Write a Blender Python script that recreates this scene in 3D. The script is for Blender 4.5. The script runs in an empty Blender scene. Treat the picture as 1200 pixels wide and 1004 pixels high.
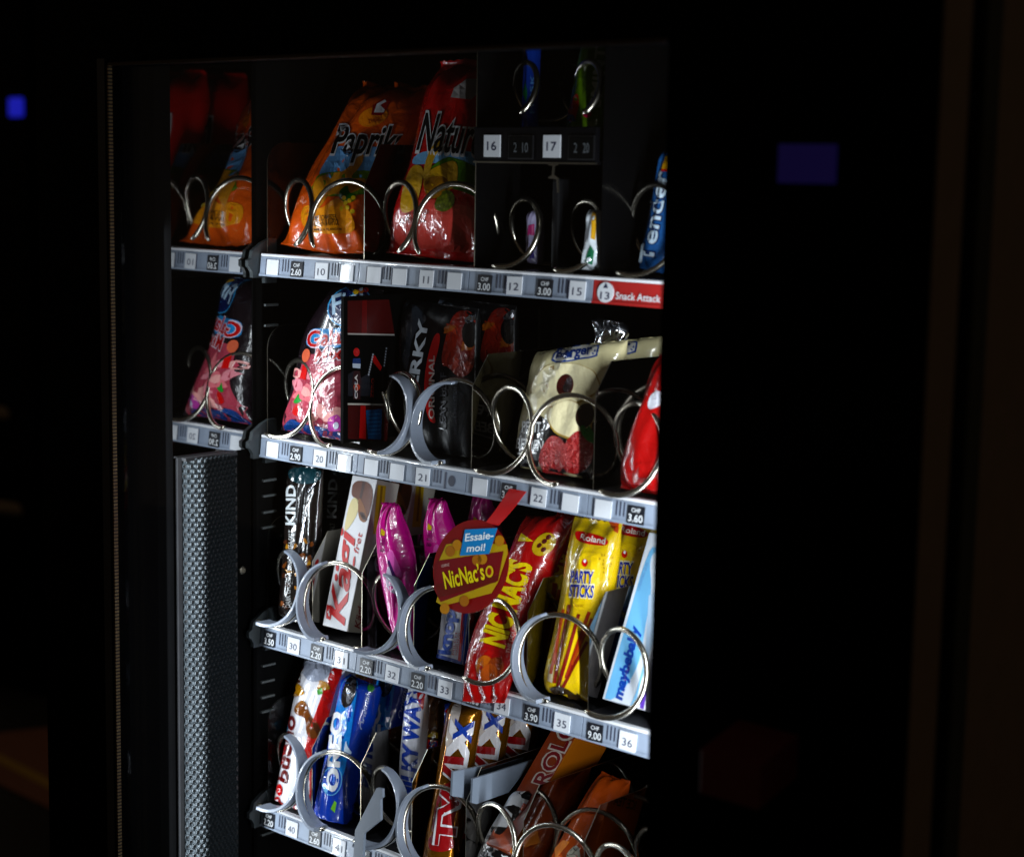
import bpy, bmesh, math, random
import numpy as np
from mathutils import Vector, Matrix

# ------------------------------------------------------------------ camera, world, lamps, exposure
random.seed(7)
SC = bpy.context.scene
COL = SC.collection
Z0 = 1.42                                        # height of the topmost tray lip above the floor
YAW, PITCH, ROLL, FPX = 0.74305916, 0.14081526, 0.01787636, 2145.29
CAM = np.array([1.47714, -1.21969, 0.092096 + Z0])
def _axes():
    cy, sy, cp, sp = math.cos(YAW), math.sin(YAW), math.cos(PITCH), math.sin(PITCH)
    w = np.array([-sy*cp, cy*cp, -sp]); r = np.array([cy, sy, 0.]); u = np.cross(r, w)
    cr, sr = math.cos(ROLL), math.sin(ROLL)
    return cr*r + sr*u, -sr*r + cr*u, w
CR, CU, CW = _axes()
cam_data = bpy.data.cameras.new('camera'); cam = bpy.data.objects.new('camera', cam_data); COL.objects.link(cam)
m = Matrix.Identity(4)
for i in range(3):
    m[i][0], m[i][1], m[i][2], m[i][3] = CR[i], CU[i], -CW[i], CAM[i]
cam.matrix_world = m
cam_data.sensor_width = 36; cam_data.lens = FPX/1200*36
cam_data.clip_start = 0.05; cam_data.clip_end = 100
cam_data.dof.use_dof = True; cam_data.dof.focus_distance = 1.80; cam_data.dof.aperture_fstop = 4.5
SC.camera = cam
SC.render.resolution_x, SC.render.resolution_y = 1024, 856
SC.render.engine = 'CYCLES'
SC.view_settings.view_transform = 'Standard'; SC.view_settings.look = 'None'
SC.view_settings.exposure = 0; SC.view_settings.gamma = 1
SC.cycles.max_bounces = 10; SC.cycles.glossy_bounces = 6; SC.cycles.transparent_max_bounces = 12
SC.cycles.sample_clamp_indirect = 4

world = bpy.data.worlds.new('World'); SC.world = world; world.use_nodes = True
bg = world.node_tree.nodes['Background']; bg.inputs[0].default_value = (1.0, .74, .5, 1); bg.inputs[1].default_value = .03

def strip_lamp(name, loc, direction, length, width, power, colour):
    l = bpy.data.lights.new(name, 'AREA'); l.shape = 'RECTANGLE'; l.size = width; l.size_y = length
    l.energy = power; l.color = colour
    o = bpy.data.objects.new(name, l); COL.objects.link(o)
    d = Vector(direction).normalized(); up = Vector((0, 0, 1)); x = up.cross(-d).normalized(); y = (-d).cross(x)
    mm = Matrix((x, y, -d)).transposed().to_4x4(); mm.translation = Vector(loc); o.matrix_world = mm
    return o
# the machine's own light bars, in the two jambs of the door behind the frame
LAMP_TOP, LAMP_BOT = Z0 + .028, Z0 - .80
zc = (LAMP_TOP + LAMP_BOT)/2; ln = LAMP_TOP - LAMP_BOT
strip_lamp('light_bar_left', (.000, -.122, zc), (.50, .86, .0), ln, .010, 1.65, (.86, .93, 1))
strip_lamp('light_bar_right', (.699, -.128, zc), (-.66, .75, .0), ln, .010, 5.1, (.86, .93, 1))

# ------------------------------------------------------------------ pixel -> place helpers (photo is 1200 x 1004)
def ray(px): return CW + CR*(px[0]-600)/FPX - CU*(px[1]-502)/FPX
def on(px, axis, val):
    d = ray(px); t = (val-CAM[axis])/d[axis]; return CAM + d*t
def on_plane(px, o, n):
    d = ray(px); return CAM + d*(np.dot(o-CAM, n)/np.dot(d, n))
def proj(P):
    d = P-CAM; z = d@CW
    return np.stack([600+FPX*(d@CR)/z, 502-FPX*(d@CU)/z], -1)
def crop(x0, y0, s): return lambda *p: [(x0+a/s, y0+b/s) for a, b in p]

ROW = [Z0, Z0-.18908, Z0-.39191, Z0-.59146]      # tray lips
FLOOR = [z+.0015 for z in ROW]                    # tray sheets
STAND = [z+.0045 for z in ROW]                    # where packs stand, on the coil wires
U = .075                                         # one selection

# ------------------------------------------------------------------ materials
MATS = {}
def mat(key, col=(.5, .5, .5), rough=.4, metal=0., coat=0., spec=.5, bump=0., bscale=60., var=.12, emit=None, kind=None):
    if key in MATS: return MATS[key]
    M = bpy.data.materials.new(key); M.use_nodes = True; nt = M.node_tree; b = nt.nodes['Principled BSDF']
    b.inputs['Roughness'].default_value = rough; b.inputs['Metallic'].default_value = metal
    b.inputs['Coat Weight'].default_value = coat; b.inputs['Coat Roughness'].default_value = .03
    b.inputs['Specular IOR Level'].default_value = spec
    tc = nt.nodes.new('ShaderNodeNewGeometry')
    nz = nt.nodes.new('ShaderNodeTexNoise'); nz.inputs['Scale'].default_value = 55; nz.inputs['Detail'].default_value = 4
    nt.links.new(tc.outputs['Position'], nz.inputs['Vector'])
    mx = nt.nodes.new('ShaderNodeMix'); mx.data_type = 'RGBA'
    a = [c*(1-var) for c in col]; c2 = [min(1, c*(1+var*.6)) for c in col]
    mx.inputs['A'].default_value = (*a, 1); mx.inputs['B'].default_value = (*c2, 1)
    nt.links.new(nz.outputs['Fac'], mx.inputs['Factor']); nt.links.new(mx.outputs['Result'], b.inputs['Base Color'])
    if kind == 'chips':      # speckled printed picture
        v = nt.nodes.new('ShaderNodeTexVoronoi'); v.inputs['Scale'].default_value = 260
        nt.links.new(tc.outputs['Position'], v.inputs['Vector'])
        m2 = nt.nodes.new('ShaderNodeMix'); m2.data_type = 'RGBA'
        m2.inputs['B'].default_value = (*[c*.35 for c in col], 1)
        r_ = nt.nodes.new('ShaderNodeMapRange'); r_.inputs['From Min'].default_value = .25; r_.inputs['From Max'].default_value = .75
        nt.links.new(v.outputs['Distance'], r_.inputs['Value']); nt.links.new(r_.outputs['Result'], m2.inputs['Factor'])
        nt.links.new(mx.outputs['Result'], m2.inputs['A']); nt.links.new(m2.outputs['Result'], b.inputs['Base Color'])
    rr = nt.nodes.new('ShaderNodeMapRange'); rr.inputs['To Min'].default_value = max(.01, rough*.75); rr.inputs['To Max'].default_value = min(1, rough*1.3)
    n3 = nt.nodes.new('ShaderNodeTexNoise'); n3.inputs['Scale'].default_value = 23; n3.inputs['Detail'].default_value = 5
    nt.links.new(tc.outputs['Position'], n3.inputs['Vector']); nt.links.new(n3.outputs['Fac'], rr.inputs['Value'])
    nt.links.new(rr.outputs['Result'], b.inputs['Roughness'])
    if bump:
        n2 = nt.nodes.new('ShaderNodeTexNoise'); n2.inputs['Scale'].default_value = bscale; n2.inputs['Detail'].default_value = 3
        n2.inputs['Distortion'].default_value = 1.2
        nt.links.new(tc.outputs['Position'], n2.inputs['Vector'])
        bp = nt.nodes.new('ShaderNodeBump'); bp.inputs['Strength'].default_value = bump; bp.inputs['Distance'].default_value = .004
        if key[:4] in ('film', 'gold', 'foil', 'jerk'):        # sharp creases of thin film on top of the soft ones
            n4 = nt.nodes.new('ShaderNodeTexNoise'); n4.noise_type = 'RIDGED_MULTIFRACTAL'; n4.inputs['Scale'].default_value = 26; n4.inputs['Detail'].default_value = 3
            n4.inputs['Distortion'].default_value = .8; nt.links.new(tc.outputs['Position'], n4.inputs['Vector'])
            ad = nt.nodes.new('ShaderNodeMath'); ad.operation = 'MULTIPLY_ADD'; ad.inputs[1].default_value = .55
            nt.links.new(n4.outputs['Fac'], ad.inputs[0]); nt.links.new(n2.outputs['Fac'], ad.inputs[2]); nt.links.new(ad.outputs[0], bp.inputs['Height'])
        else: nt.links.new(n2.outputs['Fac'], bp.inputs['Height'])
        nt.links.new(bp.outputs['Normal'], b.inputs['Normal'])
        nt.links.new(bp.outputs['Normal'], b.inputs['Coat Normal'])
    if emit:
        b.inputs['Emission Color'].default_value = (*emit[:3], 1); b.inputs['Emission Strength'].default_value = emit[3]
    MATS[key] = M; return M
def hexc(h):
    h = h.lstrip('#'); v = [int(h[i:i+2], 16)/255 for i in (0, 2, 4)]
    v = [c/12.92 if c <= .04045 else ((c+.055)/1.055)**2.4 for c in v]; l = .3*v[0]+.59*v[1]+.11*v[2]
    return tuple(min(1, max(.002, l+1.18*(c-l))) for c in v)   # inks of printed film are saturated
def film(h, bump=.4, bscale=45., rough=.26, coat=1., var=.1):      # printed glossy plastic film
    return mat('film_%s_%d' % (h, int(bump*100)), hexc(h), rough, 0, coat, .5, bump, bscale, var)
def foil(h, rough=.22, bump=.4):
    return mat('foil_%s' % h, hexc(h), rough, 1, 0, .5, bump, 50, .1)
def card(h, rough=.42): return mat('card_%s' % h, hexc(h), rough, 0, .15, .5, .03, 200, .06)
M_BLACK = mat('black_plastic', (.0007, .0007, .0008), .6, spec=.03)
M_IN = mat('black_liner', (.0016, .0016, .0016), .6, spec=.06, bump=.05)
M_DIV = mat('divider_sheet', (.25, .24, .23), .05, 1, var=.1)
M_EDGE = mat('bare_steel_edge', (.30, .27, .21), .35, 1)
M_STRIP = mat('strip_plastic', (.27, .32, .41), .38, coat=.25, bump=.06, bscale=90, var=.16)
M_STRIPD = mat('strip_groove', (.03, .035, .06), .5)
M_LIP = mat('strip_lip', (.74, .75, .78), .25, coat=.5, var=.05)
M_TRAY = mat('tray_sheet', (.02, .02, .023), .3, .6, bump=.03)
M_WIRE = mat('coil_wire', (.66, .61, .51), .25, 1, bump=.05, bscale=150)
M_RING = mat('grey_ring_plastic', (.22, .25, .31), .35, coat=.3, bump=.03, bscale=120)
M_CLIP = mat('clip_plastic', (.035, .042, .045), .45)
M_WHITE = mat('label_white', (.68, .70, .74), .4, coat=.2, var=.04)
M_INK = mat('label_ink', (.015, .018, .06), .5)
M_INKB = mat('label_black', (.008, .009, .014), .35, coat=.4)
M_PRINT = mat('label_print_white', (.75, .77, .8), .4)

# ------------------------------------------------------------------ object helpers
BASE = {}
def link(o, parent=None):
    COL.objects.link(o)
    if parent is not None:
        o.parent = parent
        o.matrix_parent_inverse = Matrix.Translation(-Vector(BASE.get(parent.name, (0, 0, 0))))
    return o
def thing(name, label, cat, loc, group=None):
    o = bpy.data.objects.new(name, None); o.location = loc; o.empty_display_size = .02; COL.objects.link(o)
    BASE[o.name] = tuple(loc); o['label'] = label; o['category'] = cat
    if group: o['group'] = group
    return o
def mesh_obj(name, verts, faces, mats, parent=None, smooth=False, fm=None, label=None, auto=None):
    me = bpy.data.meshes.new(name); me.from_pydata([tuple(map(float, v)) for v in verts], [], [tuple(int(i) for i in f) for f in faces])
    for q in (mats if isinstance(mats, (list, tuple)) else [mats]): me.materials.append(q)
    if fm is not None: me.polygons.foreach_set('material_index', [int(i) for i in fm])
    if smooth: me.polygons.foreach_set('use_smooth', [True]*len(me.polygons))
    me.update()
    if auto: me.set_sharp_from_angle(angle=auto)
    o = bpy.data.objects.new(name, me)
    if label: o['label'] = label
    return link(o, parent)
class MB:                                         # collects shapes for one mesh
    def __init__(s): s.v, s.f, s.m = [], [], []
    def add(s, v, f, m=0):
        n = len(s.v); s.v += [tuple(map(float, p)) for p in v]; s.f += [tuple(int(i)+n for i in q) for q in f]
        s.m += [m]*len(f); return s
    def box(s, a, b, m=0):
        (x0, y0, z0), (x1, y1, z1) = a, b
        v = [(x, y, z) for z in (z0, z1) for y in (y0, y1) for x in (x0, x1)]
        return s.add(v, [(0, 2, 3, 1), (4, 5, 7, 6), (0, 1, 5, 4), (2, 6, 7, 3), (0, 4, 6, 2), (1, 3, 7, 5)], m)
    def prism(s, pts, vec, m=0, mside=None):      # polygon pushed along vec
        n = len(pts); pts = [np.array(p, float) for p in pts]; vec = np.array(vec, float)
        v = pts + [p+vec for p in pts]
        s.add(v, [tuple(range(n))[::-1], tuple(range(n, 2*n))], m)
        s.add(v, [(i, (i+1) % n, n+(i+1) % n, n+i) for i in range(n)], m if mside is None else mside)
        return s
    def tube(s, path, r, k=8, m=0, cap=True, flat=None):
        path = [np.array(p, float) for p in path]; n = len(path); ring = []
        for i, p in enumerate(path):
            t = path[min(i+1, n-1)]-path[max(i-1, 0)]; t /= np.linalg.norm(t)
            a = np.cross(t, (0, 1, 0.02)); a /= np.linalg.norm(a); b = np.cross(t, a)
            rr = r[i] if hasattr(r, '__len__') else r
            ring += [p+rr*(math.cos(q*2*math.pi/k)*a+math.sin(q*2*math.pi/k)*b) for q in range(k)]
        f = [(i*k+q, i*k+(q+1) % k, (i+1)*k+(q+1) % k, (i+1)*k+q) for i in range(n-1) for q in range(k)]
        if cap: f += [tuple(range(k))[::-1], tuple(range((n-1)*k, n*k))]
        return s.add(ring, f, m)
    def build(s, name, mats, parent=None, smooth=False, bevel=0, label=None, auto=None):
        o = mesh_obj(name, s.v, s.f, mats, parent, smooth, s.m, label, auto)
        if bevel:
            bv = o.modifiers.new('bevel', 'BEVEL'); bv.width = bevel; bv.segments = 2; bv.limit_method = 'ANGLE'
        return o
_TXT = {}
def text2d(s, bold=.0, shear=0., space=1.):
    k = (s, bold, shear, space)
    if k in _TXT: return _TXT[k]
    c = bpy.data.curves.new('t', 'FONT'); c.body = s; c.offset = bold; c.shear = shear; c.space_character = space
    c.resolution_u = 3
    o = bpy.data.objects.new('t', c); COL.objects.link(o)
    dg = bpy.context.evaluated_depsgraph_get(); me = o.evaluated_get(dg).to_mesh()
    v = np.array([(q.co.x, q.co.y) for q in me.vertices]); f = [tuple(p.vertices) for p in me.polygons]
    o.evaluated_get(dg).to_mesh_clear(); bpy.data.objects.remove(o); bpy.data.curves.remove(c)
    v[:, 0] -= v[:, 0].min(); w = v[:, 0].max()
    v[:, 0] /= w; v[:, 1] /= .70
    _TXT[k] = (v, f, w/.70); return _TXT[k]
def chop(v, f, step):                             # cut a flat 2D mesh along a grid so that it can follow a curved surface
    bm = bmesh.new(); vs = [bm.verts.new((p[0], p[1], 0)) for p in v]
    for q in f:
        try: bm.faces.new([vs[i] for i in q])
        except ValueError: pass
    bmesh.ops.triangulate(bm, faces=bm.faces[:])
    lo, hi = np.min(v, 0), np.max(v, 0)
    for ax in (0, 1):
        t = math.floor(lo[ax]/step)*step+step
        while t < hi[ax]:
            no = (1, 0, 0) if ax == 0 else (0, 1, 0); co = (t, 0, 0) if ax == 0 else (0, t, 0)
            bmesh.ops.bisect_plane(bm, geom=bm.verts[:]+bm.edges[:]+bm.faces[:], plane_co=co, plane_no=no, dist=1e-6)
            t += step
    bm.verts.index_update()
    V = np.array([(q.co.x, q.co.y) for q in bm.verts]); F = [tuple(q.index for q in p.verts) for p in bm.faces]
    bm.free(); return V, F
def ell(c, rx, ry, rot=0, n=28):
    a = math.radians(rot); return [(c[0]+rx*math.cos(t)*math.cos(a)-ry*math.sin(t)*math.sin(a), c[1]+rx*math.cos(t)*math.sin(a)+ry*math.sin(t)*math.cos(a)) for t in np.linspace(0, 2*math.pi, n, endpoint=False)]
def blob(c, rx, ry, rot=0, n=26, amp=.12, seed=1):
    rs = random.Random(seed); ph = [rs.uniform(0, 6.3) for _ in range(3)]; a = math.radians(rot); out = []
    for t in np.linspace(0, 2*math.pi, n, endpoint=False):
        k = 1+amp*(math.sin(3*t+ph[0])+.6*math.sin(5*t+ph[1])+.4*math.sin(8*t+ph[2]))
        out.append((c[0]+k*(rx*math.cos(t)*math.cos(a)-ry*math.sin(t)*math.sin(a)), c[1]+k*(rx*math.cos(t)*math.sin(a)+ry*math.sin(t)*math.cos(a))))
    return out

class Printed:                                    # shared by bags and cartons: print laid on a surface
    def _decal(s, part, V, F, m, layer):
        P = s.place(V, .00022+.00013*layer)
        d = s.parts.setdefault(part, (MB(), []))
        if m not in d[1]: d[1].append(m)
        # keep the face turned to the outside
        q = F[0]; nn = sum(np.cross(P[f[1]]-P[f[0]], P[f[2]]-P[f[0]]) for f in F[:40])
        if np.dot(nn, s.nrm) < 0: F = [f[::-1] for f in F]
        d[0].add(P, F, d[1].index(m))
    def poly(s, part, pts, m, layer=1, step=7):
        if part in ('picture', 'print') and step < 50 and 4 < len(pts) < 18:      # soft printed outlines
            Q = np.array(pts, float)
            for _ in range(2): N = np.roll(Q, -1, 0); Q = np.stack([Q*.75+N*.25, Q*.25+N*.75], 1).reshape(-1, 2)
            pts = Q
        V, F = chop(np.array(pts, float), [tuple(range(len(pts)))], step); s._decal(part, V, F, m, layer); return s
    def text(s, part, string, a, b, h, m, layer=3, bold=.0, shear=0., up=None, step=7, space=1.):
        v, f, asp = text2d(string, bold, shear, space); a = np.array(a); b = np.array(b); d = b-a
        L = np.linalg.norm(d); un = np.array([d[1], -d[0]])/L if up is None else np.array(up)/np.linalg.norm(up)
        V = a+v[:, :1]*d+v[:, 1:]*un*h
        V, F = chop(V, f, step); s._decal(part, V, F, m, layer); return s
    def finish(s):
        for part, (mb, ms) in s.parts.items(): mb.build(part, ms, s.root, smooth=False)
        return s.root

def smooth_poly(P, it=2):
    P = np.array(P, float)
    for _ in range(it):
        Q = [P[0]]
        for i in range(len(P)-1): Q += [P[i]*.75+P[i+1]*.25, P[i]*.25+P[i+1]*.75]
        P = np.array(Q+[P[-1]])
    return P
class Bag(Printed):
    """A film pack. L and R: its left and right outline in the photo, bottom to top; it stands on its tray and leans back."""
    def __init__(s, name, label, cat, L, R, row, thick, m, y0=None, lean=None, yaw=0., crimp=(.05, .05), zig=0, xc=None, e=.55, wr=.0012, group=None, seed=1, ramp=.22, NU=24, NV=40, body='wrapper', dx=0., zfloor=None, half=.0355):
        if len(L) != len(R):                       # same number of outline points on both sides
            k = max(len(L), len(R)); rs_ = lambda Q: [tuple(np.interp(np.linspace(0, 1, k), np.linspace(0, 1, len(Q)), np.array(Q)[:, a]) [i] for a in (0, 1)) for i in range(k)]
            L, R = rs_(L), rs_(R)
        zf = STAND[row] if zfloor is None else zfloor
        bpx = ((L[0][0]+R[0][0])/2, (L[0][1]+R[0][1])/2)
        if y0 is None and xc is not None: y0 = float(np.clip(on(bpx, 0, xc)[1], .016, .06))
        if y0 is None: y0 = float(np.clip(on(bpx, 2, zf)[1], .012, .06))
        O = on(bpx, 1, y0); O[2] = max(O[2], zf)
        def plane(t):
            n = np.array([math.sin(yaw), -math.cos(yaw)*math.cos(t), math.sin(t)]); return n/np.linalg.norm(n)
        if lean is None:
            best = None; tp = ((L[-1][0]+R[-1][0])/2, (L[-1][1]+R[-1][1])/2)
            for d in range(-5, 46):
                q = on_plane(tp, O, plane(math.radians(d))); er = abs(q[0]-O[0]-dx)
                if best is None or er < best[0]: best = (er, d)
            lean = best[1]
        s.nrm = plane(math.radians(lean)); s.O = O; s.lean = lean; s.y0 = y0
        s.L = smooth_poly([on_plane(p, O, s.nrm) for p in L]); s.R = smooth_poly([on_plane(p, O, s.nrm) for p in R])
        zlow = min(s.L[:, 2].min(), s.R[:, 2].min())
        if 0 < zlow-zf < .03:                     # let the foot reach the tray
            kk = np.clip(1-np.linspace(0, 1, len(s.L))*6, 0, 1)[:, None]; dn = np.array([0, 0, -(zlow-zf)])
            s.L = s.L+kk*dn; s.R = s.R+kk*dn
        s.L[:, 2] = np.maximum(s.L[:, 2], zf); s.R[:, 2] = np.maximum(s.R[:, 2], zf)
        if xc is not None:                        # stay between the dividers of the bay
            s.L[:, 0] = np.maximum(s.L[:, 0], xc-half); s.R[:, 0] = np.minimum(s.R[:, 0], xc+half)
        s.zgap = zlow-zf
        s.tv = np.linspace(0, 1, len(s.L)); s.thick = thick; s.crimp = crimp; s.e = e; s.wr = wr; s.ramp = ramp
        rs = random.Random(seed); s.waves = [(rs.uniform(2, 13), rs.uniform(-15, 15), rs.uniform(0, 6.3), rs.uniform(.4, 1)) for _ in range(7)]
        s.cre = [(rs.uniform(14, 26), rs.uniform(0, 6.3)) for _ in range(2)]
        s.parts = {}
        s.root = thing(name, label, cat, (float((s.L[0][0]+s.R[0][0])/2), y0, zf), group)
        w = np.linalg.norm(s.R-s.L, axis=1).max(); h = np.linalg.norm((s.L[-1]+s.R[-1]-s.L[0]-s.R[0])/2)
        print('BAG %-18s w %.3f h %.3f lean %d y0 %.3f x %.3f..%.3f gap %.3f' % (label[:18], w, h, lean, y0, s.L[:, 0].min(), s.R[:, 0].max(), s.zgap))
        us = (1-np.cos(np.linspace(0, math.pi, NU+1)))/2; vs = np.linspace(0, 1, NV+1)
        uu, vv = np.meshgrid(us, vs)
        F_ = s.S(uu.ravel(), vv.ravel(), 1); B_ = s.S(uu.ravel(), vv.ravel(), -1)
        if zig:                                   # pinked crimp edges
            k = (np.arange(NU+1) % 2)*zig
            up = (s.L[-1]-s.L[0]); up = up/np.linalg.norm(up)
            for A in (F_, B_):
                A[-(NU+1):] -= k[:, None]*up
        n1 = NU+1; N = len(F_); f = []
        for j in range(NV):
            for i in range(NU):
                a = j*n1+i; f.append((a, a+1, a+n1+1, a+n1)); f.append((N+a, N+a+n1, N+a+n1+1, N+a+1))
        for j in range(NV):
            a = j*n1; f.append((a, a+n1, N+a+n1, N+a)); a = j*n1+NU; f.append((a, N+a, N+a+n1, a+n1))
        for i in range(NU):
            f.append((i, N+i, N+i+1, i+1)); a = NV*n1+i; f.append((a, a+1, N+a+1, N+a))
        mesh_obj(body, np.vstack([F_, B_]), f, m, s.root, smooth=True)
    def S(s, u, v, side):
        u = np.asarray(u, float); v = np.asarray(v, float)
        L = np.stack([np.interp(v, s.tv, s.L[:, k]) for k in range(3)], -1); R = np.stack([np.interp(v, s.tv, s.R[:, k]) for k in range(3)], -1)
        P = L+(R-L)*u[:, None]
        cr = np.clip(1-(2*u-1)**2, 0, 1)**s.e
        def ramp(d, c): return np.clip((d-c)/s.ramp, 0, 1)
        r0 = np.sin(ramp(v, s.crimp[0])*math.pi/2)**.8 if s.crimp[0] is not None else 1
        r1 = np.sin(ramp(1-v, s.crimp[1])*math.pi/2)**.8 if s.crimp[1] is not None else 1
        body = cr*r0*r1
        w = sum(a*np.sin(k1*u*2+k2*v+p) for k1, k2, p, a in s.waves)/3
        c0 = np.sin(s.cre[0][0]*u+s.cre[0][1])*np.exp(-((v-s.crimp[0])/.14)**2)+np.sin(s.cre[1][0]*u+s.cre[1][1])*np.exp(-((1-v-s.crimp[1])/.14)**2)
        edge = np.clip(np.minimum(u, 1-u)*8, 0, 1)
        rid = np.where(v < s.crimp[0]*.9, np.sin(v/max(s.crimp[0], .01)*26), 0)+np.where(1-v < s.crimp[1]*.9, np.sin((1-v)/max(s.crimp[1], .01)*26), 0)
        off = s.thick/2*body+s.wr*(w*body+1.1*c0*edge)*1.0
        sag = s.wr*1.2*np.sin(5*u+s.waves[0][2])*(np.exp(-(v/.06)**2)+np.exp(-((1-v)/.06)**2))
        off = np.maximum(off, 0)+.0003
        return P+s.nrm*((side*off+sag+.00025*rid)[:, None])
    def place(s, V, eps):
        V = np.asarray(V, float); u = np.full(len(V), .5); v = np.full(len(V), .5)
        # start from the flat outline
        for it in range(26):
            h = 1e-3; P = proj(s.S(u, v, 1)); Pu = (proj(s.S(u+h, v, 1))-proj(s.S(u-h, v, 1)))/(2*h); Pv = (proj(s.S(u, v+h, 1))-proj(s.S(u, v-h, 1)))/(2*h)
            e = V-P; det = Pu[:, 0]*Pv[:, 1]-Pu[:, 1]*Pv[:, 0]; det = np.where(np.abs(det) < 200, np.sign(det+1e-9)*200, det)
            du = (e[:, 0]*Pv[:, 1]-e[:, 1]*Pv[:, 0])/det; dv = (-e[:, 0]*Pu[:, 1]+e[:, 1]*Pu[:, 0])/det
            k = .8 if it < 20 else .5
            u = np.clip(u+np.clip(k*du, -.12, .12), .015, .985); v = np.clip(v+np.clip(k*dv, -.12, .12), .004, .996)
        h = 2e-3; A = s.S(np.clip(u+h, 0, 1), v, 1)-s.S(np.clip(u-h, 0, 1), v, 1); B = s.S(u, np.clip(v+h, 0, 1), 1)-s.S(u, np.clip(v-h, 0, 1), 1)
        n = np.cross(A, B); n /= np.linalg.norm(n, axis=1)[:, None]+1e-12; n *= np.sign(n@s.nrm)[:, None]
        return s.S(u, v, 1)+n*(eps+.00025)

class Carton(Printed):
    """A folding box. quad: front face TL, TR, BR, BL in the photo; depth: how far it reaches back."""
    def __init__(s, name, label, cat, quad, row, depth, m, mside=None, mtop=None, y0=None, lean=None, yaw=0., group=None, zfloor=None, xc=None, half=.0355, bev=.0008, body='carton'):
        zf = STAND[row] if zfloor is None else zfloor
        TL, TR, BR, BL = quad; bpx = ((BL[0]+BR[0])/2, (BL[1]+BR[1])/2)
        if y0 is None and xc is not None: y0 = float(np.clip(on(bpx, 0, xc)[1], .010, .06))
        if y0 is None: y0 = float(np.clip(on(bpx, 2, zf)[1], .012, .06))
        O = on(bpx, 1, y0); O[2] = max(O[2], zf)
        def plane(t):
            n = np.array([math.sin(yaw), -math.cos(yaw)*math.cos(t), math.sin(t)]); return n/np.linalg.norm(n)
        if lean is None:
            best = None; tp = ((TL[0]+TR[0])/2, (TL[1]+TR[1])/2)
            for d in range(-5, 46):
                q = on_plane(tp, O, plane(math.radians(d))); er = abs(q[0]-O[0])
                if best is None or er < best[0]: best = (er, d)
            lean = best[1]
        n = plane(math.radians(lean)); C = [on_plane(p, O, n) for p in quad]
        # square the box up: width and height from the corners
        ex = np.array([math.cos(yaw), math.sin(yaw), 0]); ez = np.cross(n, -ex); ez /= np.linalg.norm(ez)
        if ez[2] < 0: ez = -ez
        xs = [(c-O)@ex for c in C]; zs = [(c-O)@ez for c in C]
        x0, x1 = (xs[0]+xs[3])/2, (xs[1]+xs[2])/2; h0, h1 = (zs[2]+zs[3])/2, (zs[0]+zs[1])/2
        o = O+ex*x0+ez*h0; o[2] = max(o[2], zf+.0005); s.o, s.ex, s.ez, s.n = o, ex, ez, n; s.w, s.h, s.dp = x1-x0, h1-h0, depth
        s.face = 'front'; s.nrm = n; s.parts = {}; s.lean = lean
        print('BOX %-18s w %.3f h %.3f lean %d y0 %.3f x %.3f..%.3f gap %.3f' % (label[:18], s.w, s.h, lean, y0, o[0], o[0]+s.w, o[2]-zf))
        low = min((o+ez*k+(-n)*depth*j)[2] for k in (0,) for j in (0, 1))
        if low < zf: s.o = s.o+np.array([0, 0, zf-low+.0004]); o = s.o
        s.root = thing(name, label, cat, (float(o[0]+s.w/2), y0, zf), group)
        a = [o, o+ex*s.w, o+ex*s.w+ez*s.h, o+ez*s.h]; b = [p-n*depth for p in a]
        v = a+b; f = [(0, 1, 2, 3), (5, 4, 7, 6), (1, 5, 6, 2), (4, 0, 3, 7), (3, 2, 6, 7), (4, 5, 1, 0)]
        ms = [m, mside or m, mtop or m]
        ob = mesh_obj(body, v, f, ms, s.root, fm=[0, 0, 1, 1, 2, 2])
        bv = ob.modifiers.new('bevel', 'BEVEL'); bv.width = bev; bv.segments = 2
    def on_face(s, face):
        s.face = face; s.nrm = {'front': s.n, 'right': s.ex, 'left': -s.ex, 'top': s.ez}[face]; return s
    def place(s, V, eps):
        if s.face == 'left': O = s.o
        elif s.face == 'right': O = s.o+s.ex*s.w
        elif s.face == 'top': O = s.o+s.ez*s.h
        else: O = s.o
        if s.face == 'left':                      # not seen by the camera: V given as metres (back, up)
            return np.array([O-s.n*a+s.ez*b+s.nrm*eps for a, b in V])
        P = np.array([on_plane(p, O, s.nrm) for p in V])-s.o; q = np.stack([P@s.ex, P@s.ez, -P@s.n], 1)
        q = np.clip(q, [.0008, .0008, .0008], [s.w-.0008, s.h-.0008, s.dp-.0008])
        q[:, {'front': 2, 'right': 0, 'top': 1}[s.face]] = {'front': 0, 'right': s.w, 'top': s.h}[s.face]
        return s.o+q[:, :1]*s.ex+q[:, 1:2]*s.ez-q[:, 2:]*s.n+s.nrm*eps

def copy_thing(root, off, label, name=None, rot=0.):
    """another pack behind the first one: copies of the thing and of its parts"""
    g = root.get('group') or root.name.split('.')[0].replace('_', ' ')+'s queued in one coil: '+root['label'].split(' ')[0]
    root['group'] = g
    c = root.copy(); COL.objects.link(c); c.location = root.location+Vector(off); c.rotation_euler = (rot*.3, 0, rot); c['label'] = label
    for ch in [o for o in bpy.data.objects if o.parent == root]:
        k = ch.copy(); k.parent = c; k.matrix_parent_inverse = ch.matrix_parent_inverse.copy(); COL.objects.link(k)
    return c

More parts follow.
